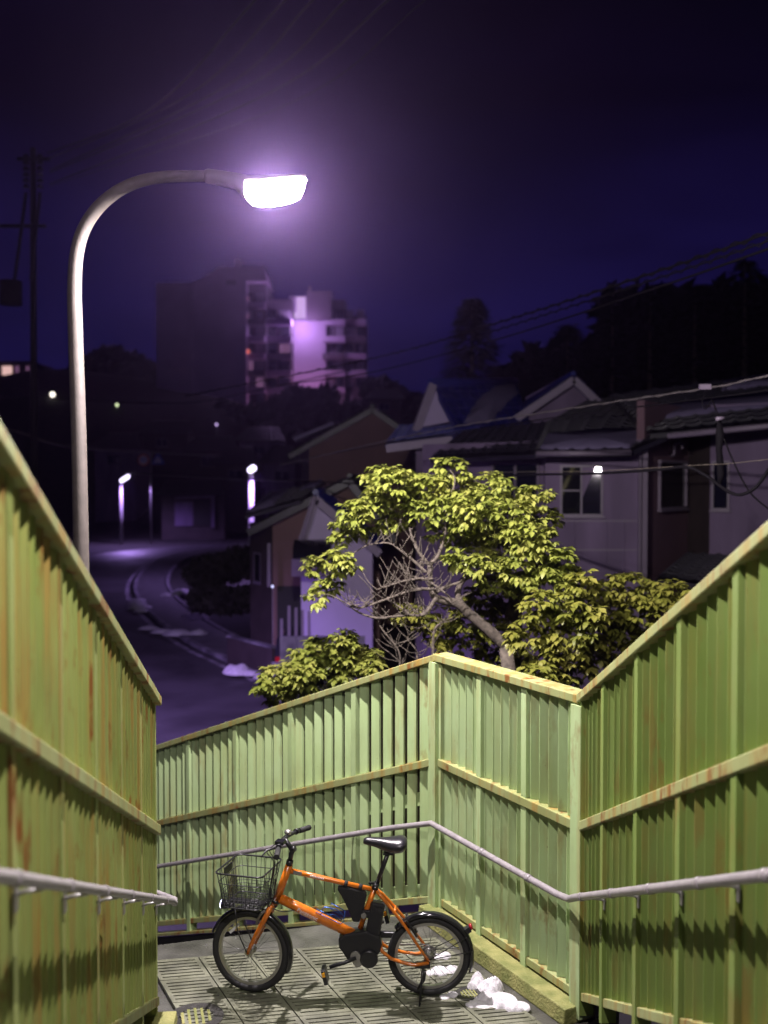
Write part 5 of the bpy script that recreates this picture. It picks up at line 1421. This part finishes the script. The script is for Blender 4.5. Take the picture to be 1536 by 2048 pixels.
# road signs on one post
sz = 90.0
pb = at(302, 1080, sz); pb.z = GZ
q = MB(); q.tube([pb, at(302, 905, sz)], .07, 8); tag(q.build('sign_post', M['steel']), 'thin grey post carrying the two road signs', 'post')
c = at(287, 920, sz - .12)
sg_ = thing('road_sign', 'round red rimmed speed sign left of the far sign post', 'road sign', c)
q = MB(); q.tube([c, c + Vector((0, .04, 0))], .50, 28); q.build('rim', M['sign_red'], sg_)
q = MB(); q.tube([c + Vector((0, -.012, 0)), c + Vector((0, -.002, 0))], .37, 28); q.build('face', M['sign_white'], sg_)
letters('40', .5, c + Vector((-.29, -.016, -.17)), (1, 0, 0), (0, 0, 1), M['sign_blue'], sg_, name='numerals', maxw=.56)
c = at(316, 918, sz - .12)
sg_ = thing('road_sign', 'blue triangular crossing sign right of the round sign', 'road sign', c)
tri = [(-.52, -.45), (.52, -.45), (.52, -.28), (.05, .55), (-.05, .55), (-.52, -.28)]
q = MB(); q.prism([c + Vector((x, 0, z)) for x, z in tri], (0, .04, 0)); q.build('plate', M['sign_blue'], sg_)
q = MB(); q.prism([c + Vector((x * .6, -.012, z * .6 - .05)) for x, z in ((-.5, -.38), (.5, -.38), (0, .5))], (0, .01, 0)); q.build('white_triangle', M['sign_white'], sg_)
q = MB()
for pts_ in ([(-.0, .06), (.02, -.05), (-.09, -.2)], [(.02, -.05), (.10, -.2)], [(-.10, -.01), (0, .03), (.09, -.03)]): q.tube([c + Vector((x, -.02, z)) for x, z in pts_], .022, 6)
q.ball(c + Vector((0, -.02, .11)), .035, 8, 6); q.build('walker', M['sign_blue'], sg_)
# block wall with white posts and a parked car behind
q = MB(); wl_ = thing('block_wall', 'low grey block wall under the pale metal posts', 'wall', (at(556, 1, 24.5).x, 24.5, GZ))
x0, x1 = at(556, 1, 24.5).x, at(700, 1, 24.5).x; zt_ = wz(1272, 24.5); nrow = 3; bh = (zt_ - GZ) / nrow
bw = .40; me_ = None
for r_ in range(nrow):
    k = 0; x = x0 - (bw / 2 if r_ % 2 else 0)
    while x < x1:
        loc = Vector((x + bw / 2, 24.5, GZ + bh * (r_ + .5)))
        if me_ is None:
            q.box((0, 0, 0), (bw - .012, .15, bh - .012)); o = q.build('block', M['kerb'], wl_, loc); me_ = o.data
        else: o = bpy.data.objects.new('block', me_); link(o, wl_, loc)
        x += bw
rail_ = thing('post_fence', 'row of pale metal posts on the low block wall', 'fence', (x0, 24.5, zt_))
for k, (px, yt) in enumerate(((563, 1238), (578, 1212), (592, 1216), (605, 1220), (618, 1222))):
    p = at(px, yt, 24.5); q = MB(); q.box((p.x, 24.5, (p.z + zt_) / 2 + .003), (.06, .05, p.z - zt_)); q.build('post', M['trim'], rail_)
# parked car
cc = at(612, 1240, 28.0); cc.z = GZ
car = thing('parked_car', 'black hatchback parked in the dark garage behind the posts', 'car', cc)
prof = [(-1.7, .35), (-1.75, .75), (-1.6, .95), (-1.0, 1.45), (.4, 1.5), (.95, 1.0), (1.65, .85), (1.75, .4)]
q = MB(); R_s = []
for y_, s in ((-.72, .93), (-.55, 1.0), (.55, 1.0), (.72, .93)): R_s.append([cc + Vector((y_, x * s + .2, .3 + (z - .3) * (s if z > .4 else 1))) for x, z in prof])
q.rings(R_s, smooth=False); q.build('body', M['car'], car, bevel=.04)
for sx in (-1, 1):
    for sy in (-1.1, 1.15):
        q = MB(); q.tube([cc + Vector((sx * .62, sy + .2, .3)), cc + Vector((sx * .74, sy + .2, .3))], .3, 18); q.build('wheel', M['rubber'], car)
    q = MB(); q.box(cc + Vector((sx * .58, -1.55, .88)), (.16, .06, .28)); q.build('taillight', emis('dim red tail lamp', (1, .03, .08), .25), car)
q = MB(); q.box(cc + Vector((0, -1.58 + .42, 1.22)), (1.1, .03, .4), (Vector((1, 0, 0)), Vector((0, .75, -.66)), Vector((0, .66, .75)))); q.build('rear_window', M['glass'], car)
# clipped hedge beside the pavement
hd2 = clump_mass('hedge', 'dark clipped hedge beside the pavement of the bend', [(x, 1150 - (x - 390) * .25 + 9 * math.sin(x), 30, 33.6 + (x % 3) * .4) for x in range(396, 506, 10)] + [(x, 1200, 30, 33) for x in range(402, 500, 12)], M['dark_leaf'], 12, .14, kind='thing', cat='hedge', n_per=260)
# garden wall under the side windows
gw = thing('garden_wall', 'low rendered wall right of the dark hedge', 'wall', at(505, 1230, 29.5))
q = MB(); a, b = at(448, 1, 31.0), at(540, 1, 28.8); a.z = b.z = GZ; d_ = (b - a).normalized(); n_ = Vector((d_.y, -d_.x, 0)); h_ = Vector((0, 0, .85)); q.hexa((a, b, b - n_ * .15, a - n_ * .15), (a + h_, b + h_, b - n_ * .15 + h_, a - n_ * .15 + h_)); q.build('panel', M['dark_wall'], gw)
q = MB(); q.hexa([p + h_ + Vector((0, 0, .003)) for p in (a + n_ * .03, b + n_ * .03, b - n_ * .18, a - n_ * .18)], [p + h_ + Vector((0, 0, .06)) for p in (a + n_ * .03, b + n_ * .03, b - n_ * .18, a - n_ * .18)]); q.build('coping', M['kerb'], gw)
# roadside snow
def rsnow(px, py, rx, h, lab, seed, extra=()):
    p = onz(px, py, GZ + .11); bl = [(p.x, p.y, rx * .62, h * .8)] + [(p.x + dx * .8, p.y + dy * .8, r * .55, hh * .7) for dx, dy, r, hh in extra]
    snow_lump('snow_heap', bl, lab, seed, zbase=GZ + .11, group='snow heaps along the pavement', res=26)
rsnow(478, 1345, .62, .27, 'largest roadside snow heap beside the kerb', 21, ((.5, -.3, .4, .15), (-.35, .2, .35, .25), (.9, -.9, .35, .10), (1.2, -1.3, .4, .12)))
rsnow(355, 1268, .75, .22, 'long roadside snow heap at the foot of the bend', 22, ((.9, .1, .6, .2), (-.8, .7, .7, .16), (-1.7, 1.8, .6, .12)))
rsnow(366, 1190, 1.0, .35, 'snow heap in front of the far end of the hedge', 23, ((1.1, .3, .7, .25), (-.9, -.2, .6, .15)))
rsnow(396, 1236, .7, .25, 'small snow heap at the foot of the hedge', 24, ((-.6, .5, .5, .18),))
rsnow(280, 1215, .8, .16, 'thin snow strip on the outer curve of the kerb', 25, ((-.5, 1.6, .7, .15), (-.9, 3.2, .7, .14), (.4, -1.4, .6, .12)))
p = onz(552, 1330, GZ)
snow_lump('snow_heap', [(p.x, p.y, .35, .25)], 'snow scrap at the corner of the low block wall', 27, zbase=GZ)

# ================================================================== POLES AND WIRES
def cable(name, label, pts, r, m, n=40, group='overhead wires', ties=0):
    P_ = resample(pts, n)
    q = MB(); q.tube(P_, r, 6)
    o = q.build(name, m); tag(o, label, 'wire', group); return P_
up_ = at(62, 620, 30); pole_b = Vector((up_.x, 30, GZ))
pole = thing('utility_pole', 'dark utility pole with insulators at the upper left', 'utility pole', pole_b)
q = MB(); q.tube([pole_b, at(66, 296, 30)], [.12, .08], 10); q.build('pole', M['wire'], pole)
q = MB(); q.bar(at(-20, 452, 29.8), at(92, 452, 29.8), .09, .09); q.build('crossarm', M['wire'], pole); q = MB(); q.bar(at(35, 318, 29.8), at(100, 318, 29.8), .08, .08); q.build('crossarm', M['wire'], pole)
for px in (52, 80):
    for k in range(6):
        q = MB(); c = at(px, 312 + 12 * k, 29.7); q.tube([c - Vector((0, 0, .05)), c + Vector((0, 0, .05))], [.10, .05], 10); q.build('insulator', M['wire'], pole)
q = MB(); q.tube([at(52, 385, 29.7), at(40, 480, 29.7), at(27, 575, 29.6)], .05, 6); q.tube([at(80, 385, 29.7), at(70, 480, 29.7), at(62, 560, 29.6)], .05, 6); q.build('jumper_cable', M['wire'], pole)
q = MB(); q.tube([at(22, 610, 29.5), at(22, 562, 29.5)], .30, 14); q.build('transformer', M['wire'], pole)
for k, (x0, y0, xm, ym, x1, y1, lab) in enumerate([(95, 306, 290, 225, 510, 0, 'first overhead wire from the left at the top'), (95, 318, 360, 200, 570, 0, 'second overhead wire from the left at the top'), (100, 340, 430, 185, 625, 0, 'third overhead wire from the left at the top'), (100, 345, 480, 180, 692, 0, 'fourth overhead wire from the left at the top'), (100, 368, 520, 195, 776, 0, 'fifth overhead wire from the left at the top'), (100, 372, 560, 215, 850, 0, 'sixth thin overhead wire from the left at the top')]):
    e_ = at(x1, y1, 13.0)
    m_ = at(xm, ym, 20.0)
    far = e_ + (e_ - m_) * 0.55 + Vector((0, 0, .25))
    cable('overhead_wire', lab, [at(x0, y0, 29.6), m_, e_, far], (.019 if k < 5 else .009), M['wire'])
# right bundle
def twisted(label, pts, r, m, pitch=.22, rad=.035, n=180):
    P_ = resample(pts, n); q = MB(); q.tube(P_, r, 6)
    H_ = []; L_ = 0
    for i, p in enumerate(P_):
        if i: L_ += (p - P_[i - 1]).length
        H_.append(p + Vector((0, math.cos(L_ / pitch * 6.28) * rad, math.sin(L_ / pitch * 6.28) * rad)))
    q.tube(H_, r * .7, 5)
    tag(q.build('overhead_wire', m), label, 'wire', 'overhead wires')
twisted('upper wire of the pair crossing above the right roofs', [at(370, 792, 34), at(740, 718, 26), at(1000, 644, 20), at(1300, 548, 15), at(1536, 466, 12), at(1800, 365, 10)], .016, M['wire'], pitch=.5)
cable('overhead_wire', 'lower wire of the pair crossing above the right roofs', [at(560, 770, 30), at(740, 745, 26), at(1000, 677, 20), at(1300, 580, 15), at(1536, 498, 12), at(1800, 400, 10)], .016, M['wire'], 80)
twisted('thick looped wire nearest the cedars at right', [at(900, 690, 22), at(1010, 655, 20), at(1300, 562, 15), at(1536, 482, 12), at(1800, 380, 10)], .011, M['wire'], pitch=.4)
twisted('pale wire sloping over the right house roof', [at(560, 930, 24), at(850, 865, 19), at(1120, 820, 15.5), at(1410, 777, 12.5), at(1536, 751, 11.5), at(1800, 695, 10)], .0085, M['wire_grey'], pitch=.62, rad=.011, n=260)
cable('overhead_wire', 'dark wire just under the pale sloping wire', [at(620, 915, 24), at(850, 874, 19), at(1120, 834, 15.5), at(1410, 797, 12.5), at(1536, 780, 11.5), at(1800, 730, 10)], .010, M['wire'], 80)
cable('overhead_wire', 'thick black wire hanging across the pale house window', [at(270, 946, 40), at(560, 960, 30), at(770, 968, 22), at(1000, 952, 15), at(1190, 947, 12.6), at(1320, 939, 11.4), at(1372, 934, 11), at(1410, 950, 10.8), at(1460, 985, 10.5), at(1490, 987, 10.3), at(1520, 965, 10.2), at(1560, 900, 10)], .017, M['wire'], 120)
cable('overhead_wire', 'thin rusty wire above the thick black wire', [at(760, 955, 22), at(1000, 945, 15), at(1190, 942, 12.6), at(1400, 930, 11), at(1470, 926, 10.8), at(1700, 900, 10)], .004, M['bark'], 60)
cable('overhead_wire', 'pale wire strung between the two far street lamps', [at(250, 946, 89.8), at(380, 953, 74), at(500, 959, 57.8), at(640, 962, 45), at(760, 960, 36)], .05, M['wire_grey'], 60)
cable('overhead_wire', 'far dark wire crossing below the wooded ridge', [at(-60, 790, 60), at(150, 800, 60), at(300, 806, 60), at(420, 800, 60), at(700, 740, 50)], .03, M['wire'], 60)
cable('overhead_wire', 'pale wire curving down at the far left', [at(-80, 840, 50), at(30, 862, 50), at(100, 885, 50), at(180, 898, 55), at(300, 905, 70), at(440, 912, 88)], .06, M['wire_grey'], 60)
hk = thing('cable_clamp', 'cable clamp with black insulators hanging at the right edge', 'cable clamp', at(1412, 775, 12.4))
q = MB(); q.box(at(1410, 774, 12.4), (.13, .06, .06)); q.build('clamp', M['trim'], hk)
q = MB(); q.tube(resample([at(1414, 778, 12.4), at(1404, 805, 12.3), at(1412, 818, 12.3), at(1424, 800, 12.3), at(1432, 830, 12.0)], 16), .006, 6); q.tube([at(1425, 800, 12.2), at(1440, 838, 12)], .008, 6); q.build('jumper', M['wire'], hk)
q = MB(); q.tube([at(1438, 838, 12), at(1440, 870, 12), at(1438, 900, 12), at(1442, 948, 12), at(1439, 968, 12)], [.02, .05, .035, .045, .02], 10); q.build('insulator', M['wire'], hk)
q = MB(); q.tube([at(1432, 838, 11.9), at(1448, 836, 11.9)], .022, 8); q.build('cap', M['trim'], hk)
q = MB(); q.tube(resample([at(1445, 870, 12), at(1470, 930, 11.8), at(1500, 985, 11.6), at(1540, 1020, 11.4)], 12), .010, 6); q.build('drop_cable', M['wire'], hk)

# ================================================================== HAZE
hz = MB(); hz.box((0, 400, 60), (1100, 950, 130))
hz.v = []; hz.f = []; hz.sm = []
hz.box((0, 175, 19.0), (240, 380, 45))
hm = bpy.data.materials.new('lamp glow mist'); hm.use_nodes = True
N, L = hm.node_tree.nodes, hm.node_tree.links; N.clear()
o_ = N.new('ShaderNodeOutputMaterial'); v_ = N.new('ShaderNodeVolumePrincipled')
v_.inputs['Color'].default_value = (0.62, 0.40, 1.0, 1); v_.inputs['Density'].default_value = HAZE_D; v_.inputs['Anisotropy'].default_value = 0.90  # mist stands in for lamp bloom, with the violet in its colour
L.new(v_.outputs[0], o_.inputs['Volume'])
ho = hz.build('haze', hm); tag(ho, 'thin purple lamp glow mist filling the air, tinted for the bloom', kind='stuff')
